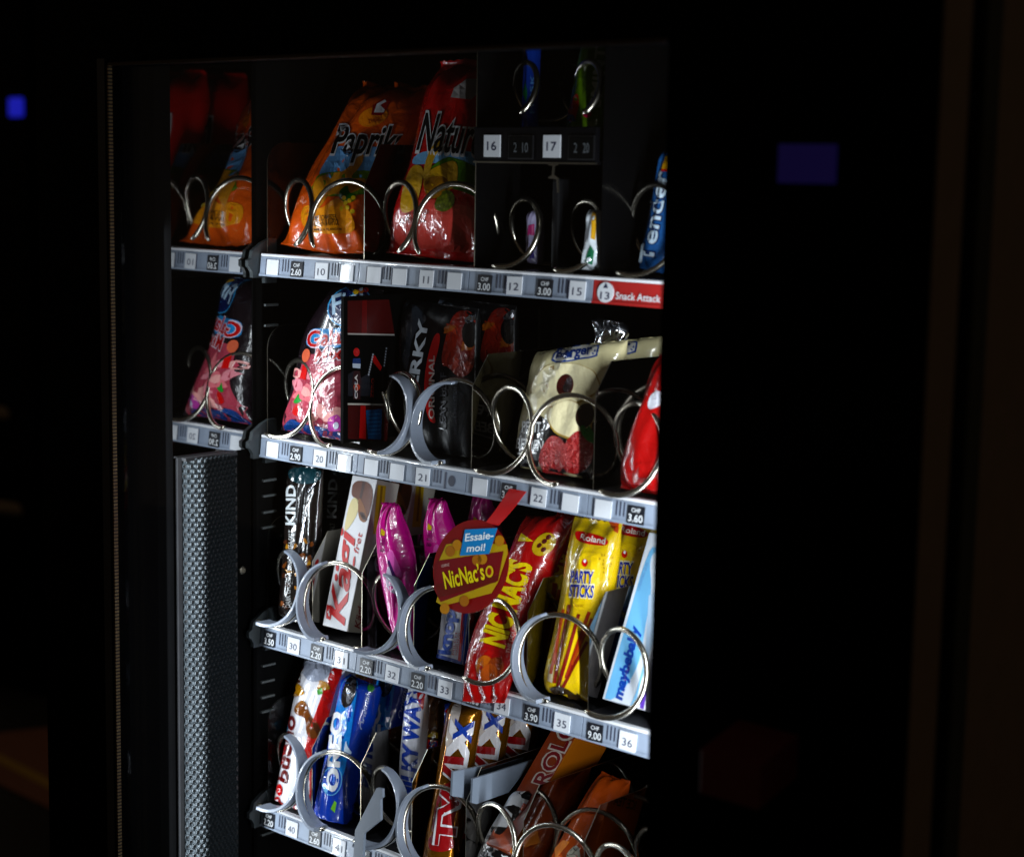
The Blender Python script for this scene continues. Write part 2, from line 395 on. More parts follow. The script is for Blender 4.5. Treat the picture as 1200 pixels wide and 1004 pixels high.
# ------------------------------------------------------------------ the setting
def struct(name, mb, m, parent=None):
    o = mb.build(name, m); o['kind'] = 'structure'; return o
M_FLOOR = mat('floor_dark', (.02, .018, .016), .55, bump=.1, bscale=30, var=.3)
struct('floor', MB().box((-7, -4, -.05), (4, 7, 0)), M_FLOOR)
M_WALL = mat('wall_dark', (.006, .005, .004), .8, bump=.1, bscale=20, var=.25)
struct('back_wall', MB().box((-7, 6.0, 0), (4, 6.2, 3.2)), M_WALL)
def fl(px): q = on(px, 2, 0.); return (q[0], q[1])
# brown walkway with a yellow line on the floor, seen past the left edge of the machine
wq = [fl(p) for p in ((-60, 908), (-60, 898), (70, 856), (70, 952))]
a0, a1, b0, b1 = [np.array(fl(p)) for p in ((-40, 905), (75, 950), (-40, 866), (75, 905))]
mb = MB(); mb.prism([(*fl(p), .004) for p in ((-60, 893), (75, 957), (75, 853), (-60, 868))], (0, 0, .004))
struct('floor_path', mb, mat('path_brown', (.34, .13, .07), .7, bump=.1, var=.25))
mb = MB(); mb.prism([(*fl(p), .0085) for p in ((-60, 866), (-60, 858), (75, 926), (75, 937))], (0, 0, .003))
struct('floor_line', mb, mat('line_yellow', (.65, .38, .05), .6, var=.2))
# a low rail of two slats far behind
t = thing('wall_rail', 'dim two-slat rail in the dark room behind the vending machine', 'rail', (-3.3, 2.2, 0))
for y in (486, 596):
    p0, p1 = [CAM+ray(q)*5.2 for q in ((-40, y-8), (75, y+8))]
    MB().tube([p0, (p0+p1)/2, p1], .02, 8).build('slat', mat('rail_wood', (.30, .22, .12), .5), t, True)
for k in (.05, .95):
    p0, p1 = CAM+ray((-40, 478))*5.2, CAM+ray((75, 604))*5.2
    q = p0+(p1-p0)*k; MB().box((q[0]-.025, q[1]+.02, 0), (q[0]+.025, q[1]+.06, p0[2]+.03)).build('post', M_BLACK, t)
# glowing blue display of another machine far left
q = CAM+ray((17, 125))*5.0
t = thing('blue_display', 'small glowing blue display on dark cabinet at the far left edge', 'display', (q[0], q[1]+.1, 0))
MB().box((q[0]-.35, q[1]+.012, 0), (q[0]+.045, q[1]+.6, 2.6)).build('cabinet', M_BLACK, t, bevel=.01)
MB().box((q[0]-.032, q[1]-.002, q[2]-.028), (q[0]+.034, q[1]+.010, q[2]+.024)).build('screen', mat('blue_glow', (.01, .01, .05), .3, emit=(.008, .010, .34, 1.0)), t, bevel=.011)

# ------------------------------------------------------------------ the vending machine
VM = thing('vending_machine', 'black vending machine with lit glass window full of snacks', 'vending machine', (.395, .2, 0))
M_DOOR = mat('door_black', (.0007, .0007, .0008), .45, spec=.02, bump=.03, bscale=300)
M_SIDE = mat('side_brown', (.20, .135, .08), .6, bump=.05, var=.2)
XL, XR, YF, YB = -.100, .893, -.200, -.150
ZT = Z0+.183; ZB = Z0-.82
WL, WR = .023, .681
cab = MB()
cab.box((XL, YB+.002, .06), (-.0125, .62, 1.86)).box((.842, YB+.012, .06), (XR-.004, .62, 1.86))
cab.build('cabinet_wall', M_SIDE, VM)
MB().box((-.012, .47, .06), (.841, .62, 1.80)).build('back_panel', M_IN, VM)
MB().box((-.012, -.14, 1.70), (.841, .469, 1.86)).build('cabinet_top', M_IN, VM)
MB().box((-.012, -.14, .06), (.841, .469, .50)).build('cabinet_base', M_IN, VM)
for x in (-.06, .84):
    for y in (-.08, .55): MB().tube([(x, y, 0), (x, y, .06)], .022, 12).build('foot', M_BLACK, VM)
MB().box((-.0122, .0002, .501), (-.0105, .469, 1.699)).build('side_liner', M_IN, VM)
door = MB().box((XL, YF, .08), (WL, YB, 1.86)).box((WL, YF, ZT), (WR, YB, 1.86)).box((WL, YF, .08), (WR, YB, ZB)).box((WR, YF, .08), (XR, YB, 1.86))
door = door.build('door', M_DOOR, VM, label='black door frame around the glass window')
MB().box((-.099, YB+.0005, .5), (-.0065, -.109, 1.69)).build('door_gasket', M_BLACK, VM)
MB().box((.76, YB+.0005, .5), (.841, -.02, 1.69)).build('jamb', M_BLACK, VM)
# glass
G = bpy.data.materials.new('window_glass'); G.use_nodes = True; nt = G.node_tree; nt.nodes.clear()
out = nt.nodes.new('ShaderNodeOutputMaterial'); mx = nt.nodes.new('ShaderNodeMixShader'); tr = nt.nodes.new('ShaderNodeBsdfTransparent'); gl = nt.nodes.new('ShaderNodeBsdfGlossy'); fr = nt.nodes.new('ShaderNodeMapRange'); lw = nt.nodes.new('ShaderNodeLayerWeight'); pw = nt.nodes.new('ShaderNodeMath')
tr.inputs[0].default_value = (.97, .98, .98, 1); gl.inputs['Roughness'].default_value = .01; pw.operation = 'POWER'; pw.inputs[1].default_value = 5; nt.links.new(lw.outputs['Facing'], pw.inputs[0]); nt.links.new(pw.outputs[0], fr.inputs['Value']); fr.inputs['To Min'].default_value = .02; fr.inputs['To Max'].default_value = .6
nt.links.new(fr.outputs[0], mx.inputs[0]); nt.links.new(tr.outputs[0], mx.inputs[1]); nt.links.new(gl.outputs[0], mx.inputs[2]); nt.links.new(mx.outputs[0], out.inputs[0])
MB().box((WL+.0004, -.1895, ZB+.0004), (WR-.0004, -.1855, ZT-.0004)).build('glass_pane', G, door)
# faint pale upright streak on the inside of the glass
SK = bpy.data.materials.new('glass_streak'); SK.use_nodes = True; nt = SK.node_tree; nt.nodes.clear()
out = nt.nodes.new('ShaderNodeOutputMaterial'); mx = nt.nodes.new('ShaderNodeMixShader'); tr = nt.nodes.new('ShaderNodeBsdfTransparent'); df = nt.nodes.new('ShaderNodeBsdfDiffuse'); df.inputs[0].default_value = (.55, .5, .62, 1)
g = nt.nodes.new('ShaderNodeNewGeometry'); nz = nt.nodes.new('ShaderNodeTexNoise'); nz.inputs['Scale'].default_value = 60; rg = nt.nodes.new('ShaderNodeMapRange')
rg.inputs['From Min'].default_value = .3; rg.inputs['From Max'].default_value = .8; rg.inputs['To Min'].default_value = .0; rg.inputs['To Max'].default_value = .22
nt.links.new(g.outputs['Position'], nz.inputs['Vector']); nt.links.new(nz.outputs['Fac'], rg.inputs['Value']); nt.links.new(rg.outputs['Result'], mx.inputs[0])
nt.links.new(tr.outputs[0], mx.inputs[1]); nt.links.new(df.outputs[0], mx.inputs[2]); nt.links.new(mx.outputs[0], out.inputs[0])
st = [on(p, 1, -.1849) for p in ((434, 575), (439, 640), (441, 720), (440, 800), (437, 838), (433, 800), (431, 720), (431, 640))]
MB().prism(st, (0, .0002, 0)).build('glass_streak', SK, door)
# thin dotted metal trim round the opening
T = bpy.data.materials.new('dotted_trim'); T.use_nodes = True; nt = T.node_tree; b = nt.nodes['Principled BSDF']
g = nt.nodes.new('ShaderNodeNewGeometry'); sx = nt.nodes.new('ShaderNodeSeparateXYZ'); nt.links.new(g.outputs['Position'], sx.inputs[0])
mm_ = nt.nodes.new('ShaderNodeMath'); mm_.operation = 'MULTIPLY'; mm_.inputs[1].default_value = 2*math.pi/.0034; nt.links.new(sx.outputs['Z'], mm_.inputs[0])
sn = nt.nodes.new('ShaderNodeMath'); sn.operation = 'SINE'; nt.links.new(mm_.outputs[0], sn.inputs[0])
nz = nt.nodes.new('ShaderNodeTexNoise'); nz.inputs['Scale'].default_value = 9; nt.links.new(g.outputs['Position'], nz.inputs['Vector'])
cr = nt.nodes.new('ShaderNodeMix'); cr.data_type = 'RGBA'; cr.inputs['A'].default_value = (.10, .035, .012, 1); cr.inputs['B'].default_value = (.30, .22, .10, 1); nt.links.new(nz.outputs['Fac'], cr.inputs['Factor'])
c2 = nt.nodes.new('ShaderNodeMix'); c2.data_type = 'RGBA'; c2.inputs['B'].default_value = (.005, .004, .01, 1); nt.links.new(cr.outputs['Result'], c2.inputs['A'])
rg = nt.nodes.new('ShaderNodeMapRange'); rg.inputs['From Min'].default_value = -.2; rg.inputs['From Max'].default_value = .6; nt.links.new(sn.outputs[0], rg.inputs['Value']); nt.links.new(rg.outputs['Result'], c2.inputs['Factor'])
nt.links.new(c2.outputs['Result'], b.inputs['Base Color']); b.inputs['Metallic'].default_value = .6; b.inputs['Roughness'].default_value = .45
MB().box((WL, YF-.003, ZB), (WL+.0022, YF+.0015, ZT-.003)).build('trim_strip', T, door)
MB().box((WL, YF-.002, ZT-.0028), (WR, YF+.0015, ZT)).build('trim_strip', mat('trim_top', (.05, .03, .015), .5, .5), door)
MB().box((WL-.018, YF-.0015, ZB), (WL-.006, YF+.001, ZT+.004)).build('trim_strip', mat('trim_dark', (.03, .03, .034), .5), door)
# display and payment tray on the right part of the door
qd = [on(p, 1, YF-.002) for p in ((915, 169), (983, 167), (983, 216), (914, 216))]
x0, x1, z0, z1 = qd[0][0], qd[1][0], qd[2][2], qd[0][2]
MB().box((x0-.006, YF-.003, z0-.006), (x1+.006, YF+.002, z1+.006)).build('display_bezel', M_BLACK, door, bevel=.0015)
MB().box((x0, YF-.0045, z0), (x1, YF-.001, z1)).build('display_screen', mat('screen_violet', (.008, .006, .03), .15, emit=(.06, .03, .50, .035)), door, label='dim violet display screen')
pa, pb = on((866, 842), 1, YF), on((936, 858), 1, YF)
MB().prism([(pa[0], YF+.002, pa[2]), (pb[0], YF+.002, pa[2]), (pb[0], YF-.045, pa[2]-.012), (pa[0], YF-.045, pa[2]-.012)], (0, 0, -.03)).build('payment_tray', mat('tray_red', (.10, .006, .005), .5), door, bevel=.002)
# side trims on the right flank
MB().box((XR, -.1995, .085), (XR+.0012, -.166, 1.855)).build('door_side', M_SIDE, door)
MB().box((XR-.0035, -.147, .06), (XR+.002, -.128, 1.85)).build('side_trim', mat('side_dark', (.02, .022, .012), .6), VM)
# light bar housings
for x, s_ in ((.004, 1), (.706, -1)):
    MB().box((x-.010, -.1495, LAMP_BOT), (x+.006, -.1335, LAMP_TOP)).build('light_bar', M_BLACK, VM)

# mirror liner and perforated panel in the left jamb
XM = -.009
MZ = on((250, 531), 0, XM)[2]
mirror = mat('mirror_liner', (.36, .36, .36), .035, 1, var=.04)
MB().box((-.0122, -.1085, MZ), (XM, -.0045, 1.69)).build('mirror_panel', mirror, VM, label='mirror panel reflecting the ends of the upper trays')
MB().box((-.0122, -.0043, .5), (XM+.001, .0, 1.69)).build('jamb_edge', M_BLACK, VM)
M_PERF = mat('perforated_steel', (.045, .054, .061), .33, .6, bump=.1, bscale=200)
M_HOLE = mat('perforation', (.006, .006, .007), .5)
def perf():
    mb = MB(); pitch = .0058; dz = pitch*.866; ya, yb = -.1005, -.030; z = ZB; j = 0
    def surf(y, z, d=0.):
        k = (y-ya)/(yb-ya); k = min(1, max(0, k)); bul = .014*(math.sin(math.pi/2*k/.36) if k < .36 else 1-.45*((k-.36)/.64)**1.6)
        return (XM-.001+bul+d, y, z)
    while z < MZ-.004:
        y = ya+pitch/2+(pitch/2 if j % 2 else 0)
        while y < yb-.001:
            R_ = pitch/math.sqrt(3)
            def ring(r, d): return [surf(y+r*math.sin(q*math.pi/3), z+r*math.cos(q*math.pi/3), d) for q in range(6)]
            o, i1, i2 = ring(R_*1.0, 0), ring(R_*.80, .0013), ring(R_*.52, -.0012)
            v = o+i1+i2; f = [(q, (q+1) % 6, 6+(q+1) % 6, 6+q) for q in range(6)]
            f2 = [(6+q, 6+(q+1) % 6, 12+(q+1) % 6, 12+q) for q in range(6)]
            n = len(mb.f); mb.add(v, [t[::-1] for t in f+f2], 0); mb.add(v[12:], [tuple(range(6))[::-1]], 1)
            y += pitch
        z += dz; j += 1
    return mb
pf = perf()
pf.box((XM-.0012, -.1035, ZB), (XM+.0030, -.0985, MZ), 1).box((XM-.0012, -.0325, ZB), (XM+.0042, -.0285, MZ), 1).box((XM-.0012, -.0985, MZ-.003), (XM+.010, -.0325, MZ), 1)
pf.build('perforated_panel', [M_PERF, M_HOLE], VM, label='perforated steel panel in the left jamb')
MB().box((-.0122, -.1085, .5), (XM-.004, -.0045, MZ-.0005)).build('jamb_liner', M_BLACK, VM)
# slot ribs and screw of the side liner
for (x, y) in ((316, 357), (316, 381), (314, 562), (314, 580), (314, 599), (313, 617), (313, 778), (312, 797), (312, 815), (312, 832), (312, 975)):
    q = on((x, y), 0, -.0105)
    MB().box((-.0106, q[1]-.009, q[2]-.0012), (-.0065, q[1]+.009, q[2]+.0012)).build('slot_rib', mat('rib_grey', (.10, .11, .11), .5), VM, bevel=.0005)
q = on((284, 668), 0, -.008); mb = MB()
mb.tube([(q[0]-.002, q[1], q[2]), (q[0]+.001, q[1], q[2]), (q[0]+.0022, q[1], q[2])], [.0042, .0042, .0026], 14)
mb.build('screw', M_EDGE, VM, True, auto=.6)

# ------------------------------------------------------------------ trays with label strips, coils and dividers
SY, SZ = -.002244, -.021386
es = np.array([0, -SY, -SZ]); es /= np.linalg.norm(es); sn_ = np.array([0, -es[2], es[1]]); HS = math.hypot(SY, SZ)
def strip_pt(row, x, t, off=0.):
    return np.array([x, SY*t, ROW[row]+SZ*t])+sn_*off
TILT = [0., 0.]
def tilt(p, row):                                 # small crookedness of one label about its middle
    c = strip_pt(row, TILT[1], .6); d = p-c; a = TILT[0]; e = np.array([1., 0, 0])
    u_, v_ = d@e, d@es; return c+e*(u_*math.cos(a)-v_*math.sin(a))+es*(u_*math.sin(a)+v_*math.cos(a))+sn_*(d@sn_)
def quad_on(mb, row, x, w, t0, t1, off, m, thick=.0008):
    p = [strip_pt(row, x-w/2, t1, off), strip_pt(row, x+w/2, t1, off), strip_pt(row, x+w/2, t0, off), strip_pt(row, x-w/2, t0, off)]
    if TILT[0]: p = [tilt(q, row) for q in p]
    mb.prism(p, -sn_*thick, m)
def text_on(mb, row, x, t, w, h, string, off, m, bold=0.):
    v, f, asp = text2d(string, bold); hh = min(h, w/asp) if False else h
    c = strip_pt(row, x, t, off)
    V = [c+np.array([1, 0, 0])*(a-.5)*w+es*(b-.5)*hh for a, b in v]
    if TILT[0]: V = [tilt(q, row) for q in V]
    mb.add(V, f, m)
trays = []
LAB = [
 [(320.4, None), (348.5, 'CHF 2.60'), (378, '10'), (407.5, None), (439, None), (469, None), (500.5, '11'), (533, None), (569, 'CHF 3.00'), (604, '12'), (639.5, 'CHF 3.00'), (678, '15')],
 [(320, None), (347.5, 'CHF 2.90'), (375.5, '20'), (404.5, None), (435.5, None), (466, None), (496.5, '21'), (563, None), (596.5, 'CHF 3.00'), (632, '22'), (669, None), (708, None), (746, 'CHF 3.60'), (786, '23')],
 [(317, 'CHF 3.50'), (345, '30'), (372, 'CHF 2.20'), (401, '31'), (430, 'CHF 2.20'), (460.5, '32'), (490.5, 'CHF 2.20'), (522.5, '33'), (556, 'CHF 3.00'), (589.5, '34'), (624, 'CHF 3.90'), (659.5, '35'), (698, 'CHF 9.00'), (736, '36'), (776, 'CHF 2.20'), (820, '37')],
 [(316, 'CHF 2.20'), (343, '40'), (370, 'CHF 2.60'), (398, '41'), (427, 'CHF 2.20'), (457, '42'), (487, 'CHF 2.20'), (519, '43'), (552, 'CHF 2.60'), (585, '44'), (619, 'CHF 3.00'), (654, '45')]]
GRO = [[334.5, 392.5, 453, 518, 586.5, 659.5], [334, 390, 450, 512.5, 580, 650.5, 727], [331, 386.5, 443, 506.5, 572, 641, 716, 800], [330.5, 383.5, 443, 503, 568, 636]]
def strip_x(row, px):                             # photo column -> place along the strip
    lo, hi = -.02, .8
    for _ in range(40):
        mid = (lo+hi)/2
        if proj(strip_pt(row, mid, .6)[None])[0][0] < px: lo = mid
        else: hi = mid
    return lo
WORDS = ['topmost', 'second', 'third', 'lowest']
for r in range(4):
    T_ = MB(); zf = FLOOR[r]
    T_.box((.0005, .0062, zf-.0022), (.735, .45, zf-.0002))
    T_.box((.0005, .4505, zf-.002), (.735, .4525, zf+.03)).box((.0005, .010, zf-.014), (.735, .012, zf-.0024))
    tr_ = T_.build('shelf_tray', M_TRAY, VM, label='%s tray of the vending machine' % WORDS[r]); trays.append(tr_)

    MB().box((.0006, -.0008, ROW[r]-.0019), (.735, .0060, ROW[r]+.0012)).build('tray_lip', M_LIP, tr_, bevel=.001)
    for k in range(5):
        x0, x1 = k*.15+.0006, min((k+1)*.15-.0006, .735)
        red = (r == 0 and k >= 3)
        mb = MB(); p = [strip_pt(r, x0, 1), strip_pt(r, x1, 1), strip_pt(r, x1, .1), strip_pt(r, x0, .1)]
        mb.prism(p, -sn_*.004)
        for (ta, tb, o_) in ((.93, 1.03, .0012),):    # rim along the foot of the strip
            mb.prism([strip_pt(r, x0, tb, o_), strip_pt(r, x1, tb, o_), strip_pt(r, x1, ta, o_), strip_pt(r, x0, ta, o_)], -sn_*.001)
        mb.build('label_strip', mat('strip_red', (.42, .018, .016), .35, coat=.4) if (r == 0 and k == 3) else M_STRIP, tr_, bevel=.0004,
                 label='red label strip reading 13 Snack Attack' if (r == 0 and k == 3) else None)
    for px in GRO[r]:
        x = strip_x(r, px); mb = MB()
        for d in (-.0042, 0, .0042): quad_on(mb, r, x+d, .0012, .16, .74, .0005, 0)
        mb.build('groove', M_STRIPD, tr_)
    for px, s in LAB[r]:
        x = strip_x(r, px)+random.uniform(-.0004, .0004); mb = MB(); w = .0186*random.uniform(.98, 1.02); TILT[:] = [random.gauss(0, .016), x]
        if s is None:
            quad_on(mb, r, x, w, .22, .94, .0014, 0); quad_on(mb, r, x-w/2-.0008, .0010, .2, .95, .0016, 1)
            mb.build('blank_label', [M_WHITE, M_STRIPD], tr_)
        elif s.startswith('CHF'):
            quad_on(mb, r, x, w*.98, .22, .96, .0014, 0)
            text_on(mb, r, x, .40, w*.52, .0035, 'CHF', .0016, 1, .012); text_on(mb, r, x, .72, w*.84, .0064, s[4:], .0016, 1, .012)
            mb.build('price_label', [M_INKB, M_PRINT], tr_)
        else:
            quad_on(mb, r, x, w, .20, .96, .0014, 0); text_on(mb, r, x, .62, w*.60 if s != '11' else w*.4, .0068, s, .0016, 1)
            quad_on(mb, r, x-w/2-.0006, .0007, .2, .95, .0015, 1)
            mb.build('number_label', [M_WHITE, M_INK], tr_)
    TILT[0] = 0.
    # end clip
    zb = ROW[r]
    mb = MB(); prof = [(-.010, zb-.019), (-.013, zb-.014), (-.016, zb-.012), (-.016, zb-.006), (-.012, zb-.004), (-.010, zb+.004), (.002, zb+.012), (.012, zb+.016), (.022, zb+.016), (.022, zb-.030), (.006, zb-.030), (.006, zb-.024), (-.010, zb-.024)]
    mb.prism([(-.0058, y, z) for y, z in prof], (.0048, 0, 0)); mb.build('end_clip', M_CLIP, tr_, bevel=.0006)
# red '13 Snack Attack' strip
mb = MB(); xa = strip_x(0, 710.5); c = [strip_pt(0, xa+.0090*math.cos(a), .57, .0014)+es*.0088*math.sin(a) for a in np.linspace(0, 2*math.pi, 32, endpoint=False)]
mb.prism(c, -sn_*.0008, 0); text_on(mb, 0, xa, .70, .0105, .0062, '13', .0016, 1, .01)
tri = [strip_pt(0, xa-.0028, .40, .0016), strip_pt(0, xa+.0028, .40, .0016), strip_pt(0, xa, .18, .0016)]; mb.add(tri, [(0, 1, 2)], 1)
xt0, xt1 = strip_x(0, 723), strip_x(0, 775.5); text_on(mb, 0, (xt0+xt1)/2, .66, xt1-xt0, .0060, 'Snack Attack', .0014, 2, .01)
mb.build('number_label', [M_WHITE, M_INK, M_PRINT], trays[0], label='white oval 13 with Snack Attack lettering')
mb = MB(); xh = strip_x(1, 529.5); cc = [strip_pt(1, xh+.0042*math.cos(a), .55, .0005)+es*.0052*math.sin(a) for a in np.linspace(0, 2*math.pi, 20, endpoint=False)]
mb.prism(cc, -sn_*.0006, 0); quad_on(mb, 1, strip_x(1, 522), .0016, .2, .95, .0005, 0); mb.build('strip_hole', M_STRIPD, trays[1])

G2 = G.copy(); G2.name = 'clear_acrylic'
def divider(row, x, style, y0=.006, h1=.078, h2=.107):
    zf = FLOOR[row]
    if style == 'round':
        pr = [(y0, zf)]+[(y0+.022-.022*math.cos(a), zf+.113-.022+.022*math.sin(a)) for a in np.linspace(0, math.pi/2, 8)]+[(.43, zf+.113), (.43, zf)]
    elif style == 'tall': pr = [(y0, zf), (y0, zf+h2), (.43, zf+h2), (.43, zf)]
    else: pr = [(y0, zf), (y0, zf+h1), (y0+.021, zf+h2), (.43, zf+h2), (.43, zf)]
    return MB().prism([(x-.0004, y, z) for y, z in pr], (.0008, 0, 0), 0, 1).build('divider', [G2 if x < .01 else M_DIV, M_EDGE], trays[row])
divider(0, .003, 'round'); divider(0, .150, 'cut', h1=.072, h2=.112)
divider(1, .003, 'round'); divider(1, .300, 'cut'); divider(1, .450, 'cut', h1=.085, h2=.113)
for r in (2, 3):
    divider(r, .003, 'round')
    for k in range(1, 8): divider(r, k*U, 'cut')

def coil(row, k, hand, th0, R=.0368, y0=.001, pitch=.064, turns=5, parent=None, xc=None, zc=None, wr=.0026):
    xc = (k+.5)*U if xc is None else xc; zc = FLOOR[row]+R+.0022+(.006 if row > 1 else 0) if zc is None else zc
    pts = []; N = int(turns*40)
    for i in range(N+1):
        a = math.radians(th0)+hand*2*math.pi*i/40; pts.append((xc+R*math.cos(a), y0+pitch*i/40, zc+R*math.sin(a)))
    rr = [wr]*len(pts); rr[0] = wr*.6
    MB().tube(pts, rr, 8).build('coil', M_WIRE, parent or trays[row], True)
def ring(row, k, hand, th0, th1, R=.0385, y0=-.032, pitch=.058, w0=.019):
    """grey plastic pusher band clipped round the first turn of a coil"""
    xc = (k+.5)*U; zc = FLOOR[row]+R+.0015+(.006 if row > 1 else 0); mb = MB(); n = 44; V = []
    for i in range(n+1):
        t = i/n; a = math.radians(th0)+hand*math.radians(th1)*t
        w = w0*(1-.55*t**2); th = .0034*(1-.35*t); y = y0+pitch*math.radians(th1)*t/(2*math.pi)
        for rr, yy in ((R, y), (R+.0006, y+w), (R-th, y+w), (R-th-.0006, y)):
            V.append((xc+rr*math.cos(a), yy, zc+rr*math.sin(a)))
    F = [(i*4+q, i*4+(q+1) % 4, (i+1)*4+(q+1) % 4, (i+1)*4+q) for i in range(n) for q in range(4)]+[(3, 2, 1, 0), (n*4, n*4+1, n*4+2, n*4+3)]
    if hand > 0: F = [f[::-1] for f in F]
    mb.add(V, F); o = mb.build('coil_ring', M_RING, trays[row], True, bevel=.0008, auto=.7); return o
for k, h in ((0, 1), (1, -1), (2, 1), (3, -1)): coil(0, k, h, -52 if h > 0 else 232, wr=.0029, y0=-.006)
for k in (4, 5): coil(0, k, 1, -105, wr=.0028, R=.0305, xc=(k+.5)*U-.002)
coil(0, 6, 1, -110, R=.0385)
for k, h in ((0, 1), (1, -1), (2, 1), (3, -1), (4, 1), (5, -1), (6, 1)): coil(1, k, h, -110 if h > 0 else -68, R=.0385, y0=-.010 if k in (2, 3) else -.015)
ring(1, 2, 1, -75, 170, y0=-.019); ring(1, 3, -1, -75, 200, y0=-.019)
for r in (2, 3):
    for k in range(7):
        h = 1 if k % 2 == 0 else -1; coil(r, k, h, -115 if h > 0 else -65, y0=-.024, pitch=.058)
for k, h in ((0, 1), (1, -1), (2, 1), (3, -1), (5, -1)): ring(2, k, h, -104 if h > 0 else -76, 195 if h > 0 else 175)
for k, h in ((0, 1), (1, -1), (2, 1), (3, -1)): ring(3, k, h, -104 if h > 0 else -76, 195 if h > 0 else 175)

# upper black double unit with selections 16 and 17
yb_ = .004
pz = lambda px, py: on((px, py), 1, yb_)[2]
zbar0, zbar1 = pz(575, 189), pz(575, 149)
ut = MB().box((.303, yb_+.002, zbar0-.002), (.449, .45, zbar0+.001)).build('upper_tray', mat('upper_black', (.002, .002, .0025), .4, spec=.1), VM, label='small black upper tray with selections 16 and 17')
MB().box((.303, yb_-.004, zbar0), (.449, yb_+.0015, zbar1)).build('label_bar', mat('upper_bar', (.003, .003, .004), .35, spec=.15), ut, bevel=.0008)
MB().box((.303, yb_-.0048, zbar0-.0016), (.449, yb_-.002, zbar0-.0002)).build('bar_edge', M_EDGE, ut)
def bar_x(px): return on((px, 173), 1, yb_-.005)[0]
for px, s in ((576.5, '16'), (646.5, '17')):
    x = bar_x(px); z = zbar0+.0135; mb = MB().box((x-.0100, yb_-.0052, z-.0098), (x+.0100, yb_-.0041, z+.0098), 0)
    v, f, asp = text2d(s, .005); mb.add([(x+(a-.5)*.0115, yb_-.0054, z+(b_-.5)*.0078) for a, b_ in v], f, 1)
    mb.build('number_label', [M_WHITE, M_INK], ut)
for px, s, ss in ((610, '2', '10'), (681, '2', '20')):
    x = bar_x(px); z = zbar0+.0125; mb = MB()
    mb.box((x-.0150, yb_-.0050, z-.0105), (x+.0150, yb_-.0041, z+.0105), 0)
    mb.box((x-.0138, yb_-.0054, z-.0095), (x+.0138, yb_-.0049, z+.0095), 1)
    v, f, asp = text2d(s); mb.add([(x-.006+(a-.5)*.004, yb_-.0056, z+(b_-.5)*.0085) for a, b_ in v], f, 2)
    v, f, asp = text2d(ss, .01); mb.add([(x+.006+(a-.5)*.007, yb_-.0056, z+(b_-.5)*.0085) for a, b_ in v], f, 2)
    mb.build('price_window', [mat('win_rim', (.012, .012, .014), .4), mat('win_black', (.002, .002, .002), .4, spec=.1), mat('win_print', (.10, .11, .12), .4)], ut)
M_BSH = mat('black_gloss_sheet', (.0025, .0025, .0028), .2, .0, spec=.12)
for x, ytop in ((.300, 48), (.452, 44)):
    z1 = on((562 if x < .4 else 712, ytop), 1, .006)[2]
    MB().prism([(x-.0006, y, z) for y, z in ((.006, FLOOR[0]), (.006, z1), (.44, z1), (.44, FLOOR[0]))], (.0012, 0, 0), 0, 1).build('divider', [M_BSH, M_EDGE if x < .4 else M_BSH], trays[0])
MB().box((.372, .03, FLOOR[0]), (.380, .44, FLOOR[0]+.083)).build('divider', mat('mid_divider', (.008, .008, .009), .35, spec=.2), trays[0], bevel=.003)
for xc in (.3395, .4140): coil(0, 0, 1, -50, wr=.0027, R=.0262, y0=.004, xc=xc, zc=on((605 if xc < .4 else 677, 108), 1, .03)[2], parent=ut, turns=4)
hk = [on(p, 1, .0) for p in crop(560, 180, 5.217)((430, 65), (486, 65), (486, 72), (466, 74), (462, 130), (490, 150), (492, 240), (484, 240), (480, 158), (430, 152), (430, 144), (452, 134), (456, 74), (430, 72))]
MB().prism(hk, (0, .0015, 0)).build('hanger', M_EDGE, ut)

# grey guide plates of the lowest tray
M_GUIDE = mat('guide_plastic', (.17, .20, .25), .4, coat=.15, bump=.03)
c = crop(400, 780, 4.483)
pts = c((62, 1010), (72, 862), (185, 640), (215, 645), (216, 690), (205, 700), (206, 810), (118, 880), (112, 1010))
MB().prism([on(p, 1, -.034) for p in pts], (0, .003, 0)).build('guide_plate', M_GUIDE, trays[3], bevel=.0008)
for quad_, x_ in ((((578, 552), (810, 505), (812, 650), (640, 690), (572, 680)), .289), (((682, 590), (1000, 490), (870, 660), (700, 722), (676, 715)), .305)):
    pp = c(*quad_); MB().prism([on(p, 0, x_) for p in pp], (.0025, 0, 0)).build('guide_plate', M_GUIDE, trays[3], bevel=.001)

# ------------------------------------------------------------------ snacks
A1, A2, A3, A4 = crop(300, 80, 4.365), crop(440, 50, 3.72), crop(560, 30, 5.217), crop(560, 180, 5.217)
A5, A6, A7, A8 = crop(300, 325, 4.9), crop(395, 330, 4.78), crop(470, 340, 4.567), crop(600, 360, 4.367)
B1, B2, B3, B4 = crop(300, 540, 4.56), crop(360, 550, 4.365), crop(470, 560, 3.86), crop(540, 590, 4.18)
B5, B6, B7, B8 = crop(610, 590, 3.718), crop(295, 760, 4.115), crop(400, 780, 4.483), crop(540, 820, 5.0)
def TX(b, part, s, c, a, e, h, sc, m, **k):      # text placed with crop coordinates
    (p, q) = c(a, e); b.text(part, s, p, q, h/sc, m, **k)
BACKSTEP = .056
white, black = film('#e8e8ea'), film('#0b0a0c')

